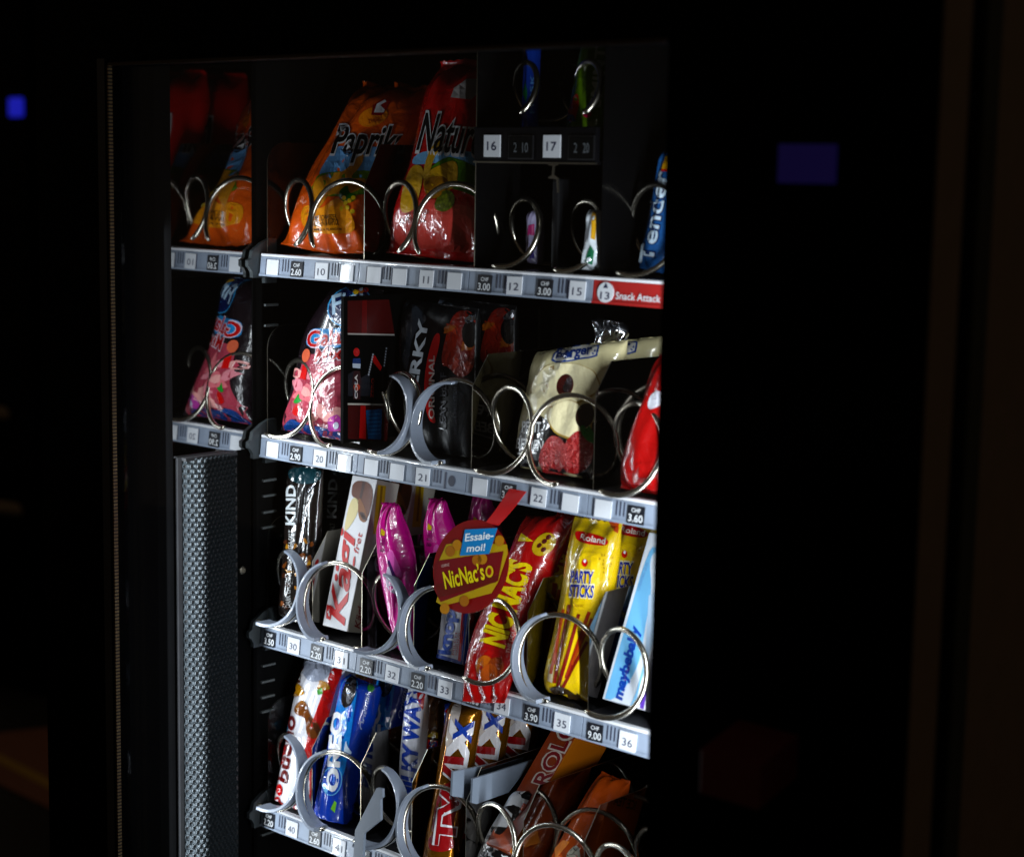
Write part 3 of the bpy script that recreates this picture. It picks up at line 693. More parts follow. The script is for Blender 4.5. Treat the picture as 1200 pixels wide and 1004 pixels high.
# --- paprika crisps
b = Bag('crisps_bag', 'orange paprika crisps bag behind number 10', 'crisps bag', A1((140, 905), (205, 760), (300, 560), (385, 410), (465, 250), (512, 175), (560, 75)), A1((575, 955), (590, 760), (640, 560), (735, 420), (830, 290), (880, 190), (905, 100)),
        0, .056, film('#e2661a', .6), crimp=(.06, .09), zig=.002, wr=.0046, seed=3, e=.5, xc=0.0765, half=0.0705)
b.poly('picture', A1((322, 530), (405, 400), (470, 400), (610, 400), (700, 420), (640, 560), (500, 600), (330, 560)), film('#6f9fd0'), 0)
b.poly('picture', A1((300, 590), (318, 540), (420, 530), (640, 520), (622, 640), (430, 660), (262, 650)), film('#5c7a1e'), 1)
b.poly('picture', A1((285, 690), (300, 560), (390, 540), (455, 530), (520, 450), (556, 436), (540, 500), (470, 570), (560, 560), (570, 600), (480, 650), (380, 640), (340, 700), (300, 740)), mat('crisp_yellow', hexc('#c98a1c'), .35, coat=.5, bump=.4, var=.45), 2)
b.poly('picture', A1((225, 760), (255, 690), (330, 730), (420, 650), (480, 720), (520, 840), (420, 850), (260, 840)), film('#ea9a2a', .5), 2)
b.poly('picture', A1((415, 640), (470, 590), (475, 640), (520, 650), (500, 690), (445, 690)), film('#1f5a1a'), 3)
for i, p in enumerate(A1((450, 665), (480, 680), (460, 690), (500, 665), (440, 720), (470, 715), (495, 735))): b.poly('picture', ell(p, 2.6, 2.6), film('#d8b62a'), 4)
b.poly('picture', ell(A1((600, 250))[0], 18, 11, -20), film('#e98a1e'), 0)
TX(b, 'lettering', 'Paprika', A1, (378, 440), (755, 445), 150, 4.365, white, bold=.05, shear=.35, layer=3, up=(.12, -1))
TX(b, 'lettering', 'Paprika', A1, (382, 435), (751, 440), 141, 4.365, black, bold=.02, shear=.35, layer=5, up=(.12, -1))
b.poly('logo', A1((590, 240), (600, 190), (650, 160), (690, 165), (655, 235), (640, 245)), film('#8e1712'), 2)
b.poly('logo', A1((604, 228), (618, 185), (660, 162), (668, 172), (636, 190), (626, 222), (660, 215), (655, 228)), white, 3)
TX(b, 'lettering', 'ZWEIFEL', A1, (578, 285), (645, 270), 22, 4.365, film('#8e1712'))
for i, (s_, h) in enumerate((('MIT SCHWEIZER', 24), ('KERNEN & RAPSÖL', 30), ('PAPRIKA FLAVOUR', 12))):
    TX(b, 'lettering', s_, A1, (305+i*-8, 778+i*30-(i == 2)*6), (412+i*14, 772+i*30-(i == 2)*2), h, 4.365, black, bold=.01)
paprika = b.finish()
copy_thing(paprika, (0, BACKSTEP, 0), 'second orange crisps bag behind the paprika bag', rot=.05)

# --- plain crisps
b = Bag('crisps_bag', 'red crisps bag with black lettering leaning behind number 11', 'crisps bag', A2((58, 915), (80, 800), (110, 690), (180, 490), (222, 265), (262, 160), (296, 88)), A2((470, 950), (490, 800), (505, 690), (530, 490), (560, 260), (585, 150), (600, 55)),
        0, .050, film('#bc2c1e', .6), crimp=(.08, .10), zig=.002, wr=.0046, seed=9, e=.5, xc=0.225, half=0.0715)
b.poly('picture', A2((152, 535), (180, 480), (300, 465), (460, 480), (500, 520), (500, 600), (330, 520), (220, 530)), film('#7fb2dc'), 0)
b.poly('picture', A2((222, 560), (300, 500), (345, 500), (480, 560), (500, 700), (360, 640), (230, 620)), film('#4f7a22'), 1)
b.poly('picture', A2((70, 890), (90, 740), (130, 700), (250, 680), (330, 700), (440, 720), (480, 930), (250, 900)), film('#c8504a', .5), 1)
gold = mat('crisp_gold', hexc('#cfa22e'), .35, coat=.5, bump=.4, var=.45)
b.poly('picture', A2((108, 735), (118, 640), (160, 530), (215, 540), (205, 620), (180, 720), (140, 745)), gold, 3)
b.poly('picture', A2((205, 600), (225, 500), (265, 430), (290, 420), (292, 445), (250, 520), (235, 600)), gold, 4)
b.poly('picture', A2((210, 650), (215, 570), (310, 520), (360, 515), (362, 600), (340, 640), (270, 665)), gold, 3)
b.poly('picture', A2((212, 640), (222, 590), (300, 580), (330, 620), (300, 665), (240, 690)), film('#8a5f14'), 4)
b.poly('picture', A2((250, 720), (290, 640), (345, 650), (350, 710), (300, 745)), mat('parsley', hexc('#6f7a16'), .4, kind='chips'), 4)
TX(b, 'lettering', 'Nature', A2, (176, 474), (462, 496), 175, 3.72, white, bold=.045, shear=.25, layer=3, up=(.16, -1))
TX(b, 'lettering', 'Nature', A2, (181, 468), (456, 490), 164, 3.72, black, bold=.012, shear=.25, layer=5, up=(.16, -1))
b.poly('logo', A2((330, 240), (345, 200), (400, 160), (460, 160), (420, 195), (390, 235), (450, 215), (420, 250)), mat('film_grey_logo', hexc('#a8a2a0'), .3, coat=.5), 2)
TX(b, 'lettering', 'ORIGINAL SINCE 1958', A2, (308, 470), (400, 500), 16, 3.72, film('#1c2f6a'))
TX(b, 'lettering', 'MIT SCHWEIZER', A2, (140, 760), (240, 745), 18, 3.72, film('#4a1512')); TX(b, 'lettering', 'ALPENSALZ', A2, (108, 790), (225, 780), 26, 3.72, film('#4a1512'))
nature = b.finish()
copy_thing(nature, (0, BACKSTEP, 0), 'second red crisps bag standing behind the front red one', rot=-.04)

# --- selections 16, 17, 12, 15, 13
zu = zbar0+.0012
b = Bag('candy_roll', 'blue foil candy bar in upper selection 16', 'candy bar', A3((278, 760), (290, 300), (300, 60)), A3((350, 760), (362, 300), (372, 45)), 0, .018, film('#123a9c', .5), y0=.03, lean=8, e=.5, seed=5, zfloor=zu, crimp=(.03, .03))
b.poly('picture', A3((250, 175), (290, 180), (292, 105), (262, 100)), film('#a8801c'), 1)
b.poly('picture', A3((276, 420), (292, 330), (302, 420), (296, 470)), film('#1f7a4c'), 1)
TX(b, 'lettering', 'FRISK', A3, (340, 540), (345, 300), 26, 5.217, film('#6fa5e8'))
b.finish()
b = Bag('candy_bag', 'green mint candy pack in upper selection 17', 'candy bag', A3((515, 770), (600, 330), (660, 50)), A3((775, 770), (795, 300), (806, 50)), 0, .02, film('#5a7a12', .6), y0=.03, lean=10, seed=6, e=.5, zfloor=zu, crimp=(.03, .03))
b.poly('picture', A3((550, 590), (565, 480), (610, 400), (625, 480), (600, 560), (600, 590)), film('#a3331c'), 1); b.poly('picture', A3((545, 585), (552, 540), (590, 550), (600, 590)), film('#20386a'), 2)
b.poly('picture', ell(A3((670, 540))[0], 5, 5), film('#b82a50'), 2)
TX(b, 'lettering', 'SMINTS', A3, (748, 505), (790, 75), 62, 5.217, film('#b9c2ae'), bold=.03)
b.finish()
b = Bag('candy_roll', 'violet and white foil candy roll inside coil 12', 'candy roll', A4((316, 680), (318, 560), (322, 345)), A4((382, 690), (384, 560), (386, 345)), 0, .02, film('#a8a2c0', .7), y0=.05, lean=3, e=.5, seed=7, crimp=(.02, .02))
b.poly('picture', A4((305, 500), (345, 500), (345, 430), (308, 440)), film('#b03a70'), 1); b.poly('picture', A4((318, 640), (345, 640), (345, 600), (320, 590)), film('#3a2a8a'), 1)
b.finish()
b = Bag('candy_roll', 'bright silver and green candy roll beside coil 15', 'candy roll', A4((640, 690), (668, 560), (690, 345)), A4((775, 695), (779, 560), (780, 350)), 0, .022, film('#dfe6ec', .9, rough=.15), y0=.016, lean=8, e=.5, seed=8, crimp=(.02, .02), wr=.002)
b.poly('picture', A4((690, 520), (700, 360), (722, 360), (718, 530)), film('#c99a1c'), 1); b.poly('picture', A4((655, 660), (690, 560), (712, 600), (700, 680)), film('#2a6a4a'), 1)
b.finish()
b = Bag('chocolate_bar', 'blue bar with large white lettering behind number 13', 'snack bar', A4((985, 680), (1030, 520), (1090, 220), (1110, 80), (1130, -20)), A4((1150, 720), (1190, 520), (1230, 220), (1245, 80), (1255, -20)), 0, .02, film('#2f5c98', .4), seed=10, e=.45, crimp=(.04, .04), xc=0.49, half=0.036)
b.poly('picture', A4((1125, 100), (1145, 20), (1200, 10), (1200, 100)), film('#b98a3a'), 1); b.poly('picture', A4((1122, 110), (1125, 96), (1210, 96), (1205, 112)), film('#a8201c'), 2)
TX(b, 'lettering', 'Tender', A4, (1070, 680), (1172, 110), 85, 5.217, film('#12264f'), bold=.06, layer=2)
TX(b, 'lettering', 'Tender', A4, (1068, 676), (1168, 114), 80, 5.217, film('#cfe0ee'), bold=.015, layer=4)
b.finish()

# --- row 2
b = Bag('candy_bag', 'pink foam candy bag with blue header above number 20', 'candy bag', A5((135, 875), (200, 770), (255, 560), (285, 390), (330, 280), (420, 150), (440, 55)), A5((600, 960), (590, 800), (600, 560), (640, 390), (680, 280), (720, 160), (735, 75)),
        1, .05, film('#170f14', .5), seed=12, e=.5, wr=.0022, crimp=(.05, .03), xc=0.0765, half=0.068)
b.poly('print', A5((120, 890), (240, 600), (270, 470), (300, 440), (420, 440), (640, 430), (640, 970), (300, 950)), film('#a24452', .6), 0)
pinks = [film('#e0909a', .6), film('#b04858', .6), film('#d87880', .6), film('#e8a8a4', .6)]
rs = random.Random(4)
for i in range(26):
    p = A5((rs.uniform(240, 500), rs.uniform(540, 830)))[0]; b.poly('candy_print', blob(p, rs.uniform(5, 11), rs.uniform(3, 6), rs.uniform(0, 180), seed=i), pinks[i % 4], 1+i % 4)
b.poly('print', A5((285, 400), (300, 330), (330, 290), (420, 300), (520, 285), (520, 400), (400, 410)), film('#3a86c0'), 1)
b.poly('print', A5((140, 880), (200, 800), (260, 840), (340, 850), (420, 870), (520, 900), (520, 950), (300, 920)), film('#123a78', .8), 2)
b.poly('print', A5((210, 780), (225, 735), (260, 720), (262, 770), (240, 800)), film('#c02018'), 5)
b.poly('print', A5((215, 720), (240, 680), (250, 665), (252, 700), (275, 705), (240, 725)), film('#2a8a3a'), 5)
b.poly('print', blob(A5((465, 840))[0], 11, 9, 10, seed=3), film('#b84aa0'), 5); b.poly('print', ell(A5((462, 850))[0], 3, 4), film('#d8d8e8'), 6)
b.poly('print', A5((255, 580), (275, 500), (300, 520), (290, 590)), film('#c8301c'), 5); b.poly('print', ell(A5((292, 450))[0], 4.5, 8, 12), film('#d06a52'), 5)
oc = A5((540, 170))[0]
b.poly('logo', ell(oc, 27, 22.5, -28), film('#4a9ad0'), 3); b.poly('logo', ell(oc, 25.5, 21, -28), film('#0d1a48'), 4)
TX(b, 'lettering', 'Fini', A5, (440, 215), (640, 150), 100, 4.9, film('#bcd6ea'), bold=.02, shear=.3, layer=6)
for k, cc_ in enumerate(('#d8b01c', '#d0701c', '#c8281c')): b.poly('logo', ell(A5((575+k*28, 90-k*6))[0], 3, 2.6), film(cc_), 6)
TX(b, 'lettering', 'Galaxy', A5, (302, 405), (610, 365), 95, 4.9, film('#dcd0e0'), bold=.05, shear=.2, layer=4); TX(b, 'lettering', 'Galaxy', A5, (304, 402), (606, 365), 88, 4.9, film('#b81a20'), bold=.02, shear=.2, layer=6)
TX(b, 'lettering', 'Mix', A5, (335, 492), (510, 470), 85, 4.9, film('#e0d4e0'), bold=.05, shear=.3, layer=6); TX(b, 'lettering', 'Mix', A5, (338, 489), (506, 469), 78, 4.9, film('#b01820'), bold=.015, shear=.3, layer=8)
b.finish()

# tall printed card standing by the divider
XC = .150
t = thing('printed_card', 'tall narrow dark red and black printed card beside the jerky pack', 'card', (XC, .03, FLOOR[1]))
def cp(*p): return [on(q, 0, XC) for q in A6(*p)]
tl, bl = cp((38, 85), (38, 905)); tr2 = cp((330, 95))[0]
zb_, zt_ = max(bl[2], ROW[1]+.0016), tl[2]; ya, yb2 = tl[1], .085
MB().box((XC-.004, ya, zb_), (XC, yb2, zt_)).build('card_board', M_BLACK, t)
pl = on((0, 0), 0, XC)
class CardFace(Printed):
    def __init__(s): s.parts = {}; s.root = t; s.nrm = np.array([1., 0, 0])
    def place(s, V, eps): return np.array([np.array([XC, 0, 0])*0+on(p, 0, XC)+s.nrm*eps for p in V])
b = CardFace()
gl_ = lambda h: card(h, .22)
b.poly('picture', A6((58, 108), (290, 100), (320, 290), (58, 290)), gl_('#36090b'), 1, 99); b.poly('picture', A6((140, 105), (165, 104), (165, 288), (135, 288)), gl_('#4c0c0c'), 2, 99)
b.poly('picture', A6((58, 288), (320, 294), (320, 302), (58, 297)), gl_('#8a8480'), 2, 99); b.poly('picture', A6((58, 680), (300, 684), (300, 694), (58, 690)), gl_('#968f88'), 2, 99)
b.poly('picture', A6((60, 694), (290, 696), (280, 895), (60, 880)), gl_('#300608'), 1, 99); b.poly('picture', A6((130, 694), (158, 694), (160, 882), (122, 875)), gl_('#8c1210'), 2, 99)
b.poly('picture', A6((160, 720), (250, 712), (245, 885), (170, 880)), gl_('#174672'), 3, 99)
b.poly('picture', ell(A6((107, 395))[0], 3.6, 5), gl_('#8c2018'), 2, 99); b.poly('picture', A6((85, 458), (130, 460), (128, 486), (86, 482)), gl_('#9aa0ac'), 2, 99); b.poly('picture', ell(A6((108, 590))[0], 3.8, 4.2), gl_('#8a3428'), 3, 99)
b.poly('picture', A6((88, 430), (128, 430), (130, 458), (85, 458)), gl_('#14264e'), 2, 99)
b.poly('picture', A6((60, 520), (90, 500), (130, 540), (180, 510), (190, 640), (60, 640)), gl_('#14151a'), 1, 99)
for k in range(9): b.poly('picture', ell(A6((175+3*k, 520-14*k))[0], 1.0, 1.3, 0, 10), gl_('#8a8c94'), 3, 99)
for k in range(7): b.poly('picture', ell(A6((262+2*k, 470-16*k))[0], .9, 1.2, 0, 10), gl_('#6a6c74'), 3, 99)
for k in range(6): b.poly('picture', A6((172, 742+k*22), (240, 738+k*22), (240, 741+k*22), (172, 745+k*22)), gl_('#3a78b0'), 4, 99)
b.poly('picture', A6((92, 500), (126, 500), (134, 560), (128, 660), (90, 660), (84, 560)), gl_('#241012'), 2, 99); b.poly('picture', A6((96, 560), (104, 560), (104, 650), (96, 650)), gl_('#5a5e68'), 3, 99)
b.text('lettering', 'COLA', *A6((112, 655), (112, 520)), 3.4, gl_('#b0a8a4'), 4, .02); b.text('lettering', 'ZERO', *A6((200, 650), (205, 540)), 3.0, gl_('#7a2a24'), 4, .02)
b.poly('picture', A6((190, 420), (210, 412), (250, 480), (240, 500), (200, 450)), gl_('#8a1412'), 2, 99)
b.finish()

b = Bag('jerky_pack', 'black jerky pack with red stripe and meat window above number 21', 'jerky pack', A7((30, 850), (20, 600), (0, 400), (-18, 200), (-18, 45)), A7((402, 935), (412, 700), (412, 450), (416, 250), (418, 98)), 1, .022, mat('jerky_black', hexc('#0c0d0f'), .34, coat=.0, spec=.3, bump=.35, bscale=30), seed=14, lean=7, crimp=(.03, .04), e=.4, wr=.0024, xc=0.225, half=0.0715)
b.poly('picture', A7((-18, 60), (0, 55), (4, 250), (2, 400), (-10, 300)), film('#5a1218'), 1)
b.poly('picture', A7((-20, 60), (60, 70), (110, 110), (150, 160), (60, 230), (40, 430), (15, 420), (0, 300)), mat('jerky_grey', hexc('#2a2f36'), .34, coat=.05, spec=.3, bump=.5, bscale=60), 1)
b.poly('picture', A7((176, 230), (224, 232), (160, 480), (170, 640), (194, 722), (138, 690), (120, 470)), mat('jerky_red', hexc('#b5201a'), .4, coat=.15, bump=.1), 2)
meat = mat('meat_print', hexc('#7a2418'), .35, coat=.35, bump=.7, bscale=110, var=.5)
b.poly('picture', A7((282, 115), (385, 108), (405, 200), (400, 330), (390, 420), (340, 470), (280, 450), (258, 390), (232, 415), (215, 375), (240, 250)), meat, 2)
for i in range(9):
    p = A7((rs.uniform(250, 370), rs.uniform(150, 420)))[0]; b.poly('picture', blob(p, 7, 4, rs.uniform(0, 180), seed=i, amp=.2), mat('meat_%d' % (i % 3), hexc(('#98341c', '#6a1a14', '#8a4a22')[i % 3]), .35, coat=.35, bump=.7, bscale=110, var=.4), 3+i % 3)
b.poly('picture', ell(A7((372, 235))[0], 9, 16, 0), black, 7)
b.poly('picture', ell(A7((380, 150))[0], 9, 4, -35), foil('#f0f0f4', .15, .9), 8)  # bright foil oval laid on the pack as a painted glint
TX(b, 'lettering', 'JERKY', A7, (75, 590), (150, 160), 52, 4.567, film('#c3cad2'), bold=.035)
TX(b, 'lettering', 'ORIGINAL', A7, (180, 690), (182, 350), 30, 4.567, film('#d2c2bc'), bold=.02, up=(-1, -.05))
TX(b, 'lettering', 'LEAN BEEF', A7, (240, 745), (246, 440), 32, 4.567, film('#3a3c42'), bold=.02); TX(b, 'lettering', 'HIGH PROTEIN', A7, (300, 770), (302, 500), 18, 4.567, film('#3a3c42'))
jerky = b.finish()
copy_thing(jerky, (0, BACKSTEP, 0), 'second jerky pack in the shadow behind the first', rot=.06)

b = Bag('cookie_bag', 'cream cookie bag with raspberries and black foot above number 22', 'cookie bag', A8((28, 850), (40, 620), (80, 450), (105, 330), (125, 225)), A8((458, 925), (475, 700), (510, 480), (548, 330), (578, 240), (592, 165)), 1, .040, film('#d6cca4', .4), seed=15, e=.5, crimp=(.04, .05), zig=.0035, wr=.002, dx=0, xc=0.388, half=0.059)
b.poly('print', A8((0, 870), (20, 720), (60, 580), (140, 540), (200, 600), (300, 690), (440, 560), (470, 640), (455, 925), (200, 900)), film('#0d0b0e', .2), 1)
cook = mat('cookie_print', hexc('#efe4be'), .35, coat=.5, bump=.4, kind=None, var=.25); cookd = mat('cookie_edge', hexc('#a88a4a'), .35, coat=.5, bump=.3)
b.poly('picture', blob(A8((270, 400))[0], 41, 26, -8, amp=.04, n=44), cookd, 2); b.poly('picture', blob(A8((270, 395))[0], 39, 24.5, -8, amp=.04, n=44), cook, 3)
b.poly('picture', blob(A8((120, 495))[0], 10, 12, 0, amp=.05), cook, 4)
b.poly('picture', blob(A8((300, 580))[0], 27, 22, 30, amp=.03), cookd, 4); b.poly('picture', blob(A8((298, 575))[0], 25.5, 20.5, 30, amp=.03), cook, 5)
b.poly('picture', ell(A8((275, 400))[0], 10, 13.5, 12), film('#3a1210'), 5); b.poly('picture', ell(A8((288, 400))[0], 5, 9, 20), foil('#8a7f86', .25, .9), 6)
b.poly('picture', ell(A8((375, 555))[0], 10.5, 15, 15), film('#1f0b08'), 6)
rasp = mat('raspberry', hexc('#9a1522'), .22, coat=.9, bump=1.0, bscale=260)
b.poly('picture', blob(A8((215, 760))[0], 16, 23, 10, amp=.03), rasp, 6); b.poly('picture', blob(A8((338, 745))[0], 18, 25, 15, amp=.03), rasp, 7)
b.poly('picture', A8((345, 610), (372, 600), (378, 625), (405, 600), (398, 640), (435, 655), (415, 670), (430, 700), (395, 690), (360, 655)), film('#1c6a2a'), 8)
b.poly('logo', A8((205, 275), (215, 245), (245, 215), (390, 190), (450, 200), (438, 250), (400, 262), (230, 287)), film('#1c3a7a'), 6); b.poly('logo', A8((213, 268), (222, 246), (250, 222), (390, 198), (441, 207), (430, 244), (396, 255), (232, 279)), film('#c3c0b8'), 7)
TX(b, 'lettering', 'Berger', A8, (228, 266), (420, 240), 45, 4.367, film('#122a66'), bold=.03, shear=.25, layer=9)
TX(b, 'lettering', 'PETIT', A8, (55, 635), (150, 640), 52, 4.367, white, bold=.02, layer=4); TX(b, 'lettering', 'BEEREN', A8, (25, 720), (160, 735), 52, 4.367, white, bold=.02, layer=4); TX(b, 'lettering', 'YOGHURT', A8, (30, 795), (110, 795), 24, 4.367, film('#8a8a8a'), layer=4)
b.poly('lettering', A8((30, 745), (130, 740), (130, 748), (30, 753)), white, 4)
cookie = b.finish()
copy_thing(cookie, (0, BACKSTEP, 0), 'second cookie bag behind the cream cookie bag', rot=.05)
b = Bag('foil_wrap', 'crumpled silver foil top sticking up behind the cookie bag', 'foil wrapper', A8((330, 850), (380, 600), (415, 320), (425, 200), (430, 140), (420, 100), (425, 50)), A8((500, 880), (530, 600), (550, 330), (555, 220), (580, 160), (600, 130), (575, 80)), 1, .02, foil('#e4e6ea', .12, 1.0), y0=.07, wr=.005, seed=21, crimp=(.02, .02), zig=.003, NV=60)
b.finish()
b = Bag('sweet_bag', 'glossy red bag cut off by the window edge, above price 3.60', 'sweet bag', A8((560, 925), (585, 800), (610, 690), (680, 540), (720, 420), (760, 240)), A8((840, 1010), (850, 850), (870, 690), (900, 540), (930, 400), (950, 240)), 1, .05, film('#8e0e0c', .6), seed=16, e=.5, wr=.003, zig=.003, crimp=(.04, .05), xc=0.525, half=0.0715)
b.poly('print', A8((690, 500), (720, 430), (790, 430), (790, 480), (710, 530)), film('#c8c8d0'), 1)
b.poly('print', A8((600, 930), (640, 800), (800, 790), (800, 990)), film('#8a100c'), 1)
b.finish()

# --- row 3
b = Bag('nut_bar', 'clear wrapped nut bar with white vertical lettering behind number 30', 'snack bar', B1((120, 800), (140, 700), (158, 500), (165, 250), (175, 20)), B1((290, 870), (310, 700), (330, 500), (345, 250), (360, 30)), 2, .022, film('#15100e', .3, rough=.2), seed=17, e=.45, wr=.002, xc=0.04, half=0.034)
b.poly('print', B1((172, 100), (178, 30), (355, 40), (350, 110), (250, 130)), film('#10323a', .7), 1)
for i in range(30):
    u_ = rs.random(); x = 140+u_*160; y = rs.uniform(400, 790)
    if x-138 < (790-y)*.02: continue
    b.poly('picture', blob(B1((x, y))[0], rs.uniform(2, 4), rs.uniform(1.5, 3), rs.uniform(0, 180), seed=i, amp=.15), film(('#6a3a14', '#8a5a24', '#3a1c0c', '#a87838')[i % 4], .8), 1+i % 3)
for k in range(4): b.poly('print', B1((205+k*14, 330), (225+k*14, 140), (230+k*14, 140), (210+k*14, 330)), film('#2a2a2c'), 2)
TX(b, 'lettering', 'KIND', B1, (210, 342), (214, 130), 48, 4.56, film('#c8ccce'), bold=.025, layer=5)
TX(b, 'lettering', 'DARK CHOCOLATE NUTS & SEA SALT', B1, (185, 780), (203, 370), 24, 4.56, film('#a8a8a8'), layer=5)
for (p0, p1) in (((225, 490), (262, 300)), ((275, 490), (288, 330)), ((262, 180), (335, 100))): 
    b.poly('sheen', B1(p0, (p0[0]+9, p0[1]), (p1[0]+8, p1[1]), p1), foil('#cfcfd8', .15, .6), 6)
nut = b.finish()
copy_thing(nut, (0, BACKSTEP, 0), 'second nut bar in the dark behind the first nut bar', rot=-.05)

b = Carton('wafer_box', 'white wafer box with red slanted lettering behind number 31', 'wafer box', B2((240, 38), (352, 70), (205, 862), (75, 792)), 2, .033, card('#dedee0'), card('#b8b4aa'), card('#c8c4bc'), xc=0.1125, half=0.0355)
b.poly('picture', B2((240, 48), (350, 74), (312, 265), (270, 250), (260, 150), (222, 135)), card('#5a2c12'), 1)
b.poly('picture', B2((262, 150), (272, 145), (298, 200), (310, 255), (290, 275), (262, 250)), card('#7a4a1c'), 2); b.poly('picture', B2((225, 140), (270, 150), (260, 230), (200, 320), (188, 300)), card('#d6c89a'), 1)
for i in range(4): b.poly('picture', ell(B2((282+i*4, 225+i*9))[0], 3.2, 1.6, 20), card('#3a1c0a'), 3)
b.poly('picture', B2((285, 60), (300, 63), (280, 150), (268, 145)), card('#3a1a0a'), 2)
TX(b, 'lettering', 'Kägi', B2, (190, 800), (250, 305), 84, 4.365, card('#b80f16'), bold=.022, shear=.3)
TX(b, 'lettering', 'fret', B2, (262, 430), (284, 325), 26, 4.365, card('#b03030'), bold=.0, shear=.2)
b.poly('logo', B2((100, 690), (132, 700), (120, 770), (98, 760)), card('#b80f16'), 1)
b.poly('logo', B2((106, 722), (124, 728), (122, 738), (104, 732)), card('#e0e0e0'), 2); b.poly('logo', B2((112, 712), (119, 714), (116, 750), (109, 747)), card('#e0e0e0'), 2)
b.on_face('right')
b.poly('side_print', B2((360, 78), (402, 84), (380, 330), (335, 330)), card('#c8a82a'), 1); b.poly('side_print', B2((375, 85), (386, 86), (368, 300), (356, 300)), card('#8a6a14'), 2)
TX(b, 'side_lettering', 'Kägi', B2, (268, 815), (285, 700), 30, 4.365, card('#7a2020'), bold=.02, shear=.2)
wafer = b.finish()
copy_thing(wafer, (0, BACKSTEP, 0), 'second wafer box behind the white wafer box')

pk = film('#c8268a', .6)
b = Bag('gum_bag', 'bright pink twisted gum bag behind number 32', 'gum bag', B2((425, 915), (478, 860), (440, 740), (400, 600), (378, 450), (372, 300), (392, 230), (388, 165)), B2((540, 985), (530, 880), (535, 740), (552, 600), (540, 470), (505, 350), (462, 240), (468, 180)), 2, .030, pk, seed=18, e=.5, wr=.0028, crimp=(.04, .04), zig=.002, ramp=.3, xc=0.1875, half=0.0355)
b.poly('print', B2((400, 600), (412, 480), (440, 520), (470, 580), (490, 650), (450, 640)), film('#d8cfe0'), 1)
b.poly('print', B2((405, 440), (430, 400), (450, 440), (490, 540), (470, 560), (430, 500)), film('#e06ab8'), 2); b.poly('print', B2((412, 470), (422, 460), (460, 560), (450, 580)), film('#3a1450'), 3)
b.poly('print', B2((470, 600), (505, 640), (515, 680), (490, 690)), film('#b8dcc8'), 3); b.poly('print', ell(B2((500, 665))[0], 2.5, 3), film('#2a8a5a'), 4)
b.poly('print', B2((478, 780), (495, 800), (498, 860), (484, 830)), film('#3a2a8a'), 3); b.poly('print', B2((380, 300), (402, 320), (396, 340), (376, 335)), film('#d0b82a'), 3)
TX(b, 'lettering', 'BUBBLE', B2, (400, 420), (404, 330), 26, 4.365, film('#5a1048'))
gum = b.finish()
copy_thing(gum, (0, .064, -.004), 'second pink gum bag behind the bright one', rot=-.05); copy_thing(gum, (0, .132, -.004), 'third pink gum bag deepest in the shadow', rot=.06)

b = Carton('wafer_pack', 'white and blue wafer pack under the round tag, behind number 33', 'wafer pack', B3((215, 395), (318, 420), (290, 860), (148, 822)), 2, .02, film('#dcdce4', .3), film('#163a8a', .3), bev=.002, body='wrapper', xc=0.2625, half=0.0355)
b.poly('print', B3((150, 790), (284, 830), (288, 862), (147, 824)), film('#163a8c', .6), 1); b.poly('print', B3((292, 420), (318, 425), (290, 858), (268, 850)), film('#163a8c'), 1)
b.poly('print', B3((276, 600), (292, 604), (272, 830), (258, 826)), film('#c02a2a'), 1)
TX(b, 'lettering', 'knoppers', B3, (222, 800), (270, 430), 52, 3.86, film('#16449c'), bold=.05)
for k, s_ in enumerate(('MILCH', 'HASELNUSS')): TX(b, 'lettering', s_, B3, (242+k*14, 800), (256+k*14, 700), 11, 3.86, film('#b03a3a'))
b.finish()

b = Bag('peanut_bag', 'dark red peanut bag with yellow lettering hanging over number 34', 'peanut bag', B4((8, 930), (35, 800), (95, 600), (160, 430), (235, 290), (290, 150), (322, 55)), B4((222, 945), (262, 800), (300, 660), (360, 500), (440, 330), (515, 170), (562, 60)), 2, .040, film('#9c1016', .6), seed=19, e=.5, wr=.0022, crimp=(.05, .04), zig=.002, y0=-.010, zfloor=ROW[2]-.015, xc=.3375, half=0.0355)
yel = film('#e2c81a')
TX(b, 'lettering', "NIC NAC'S", B4, (205, 712), (348, 300), 112, 4.18, yel, bold=.05, shear=-.05, layer=3)
b.poly('print', B4((282, 185), (298, 145), (356, 185)), yel, 2)
b.poly('print', ell(B4((408, 200))[0], 16, 11, -42), film('#b89a2c'), 2)
for p in ((385, 205), (410, 185), (430, 165), (405, 225)): b.poly('print', ell(B4(p)[0], 3.4, 2.4, -40), film('#4a0c10'), 3)
for i, p in enumerate(((115, 790), (170, 800), (140, 830))): b.poly('picture', ell(B4(p)[0], 9.5, 11.5, 20), film(('#a85a1c', '#8a3c14', '#a04c18')[i], .5), 2+i)
for i, p in enumerate(((235, 310), (270, 600))): b.poly('picture', ell(B4(p)[0], 5, 5), film('#8a4a14'), 2)
TX(b, 'lettering', 'THE DOUBLE CRUNCH PEANUTS', B4, (238, 735), (345, 330), 20, 4.18, film('#d0a8a0'))
TX(b, 'lettering', 'PEANUT SNACK', B4, (38, 850), (70, 700), 14, 4.18, film('#c89a90'))
peanut = b.finish()
copy_thing(peanut, (0, BACKSTEP, 0), 'second dark red peanut bag behind the hanging one', rot=.04)

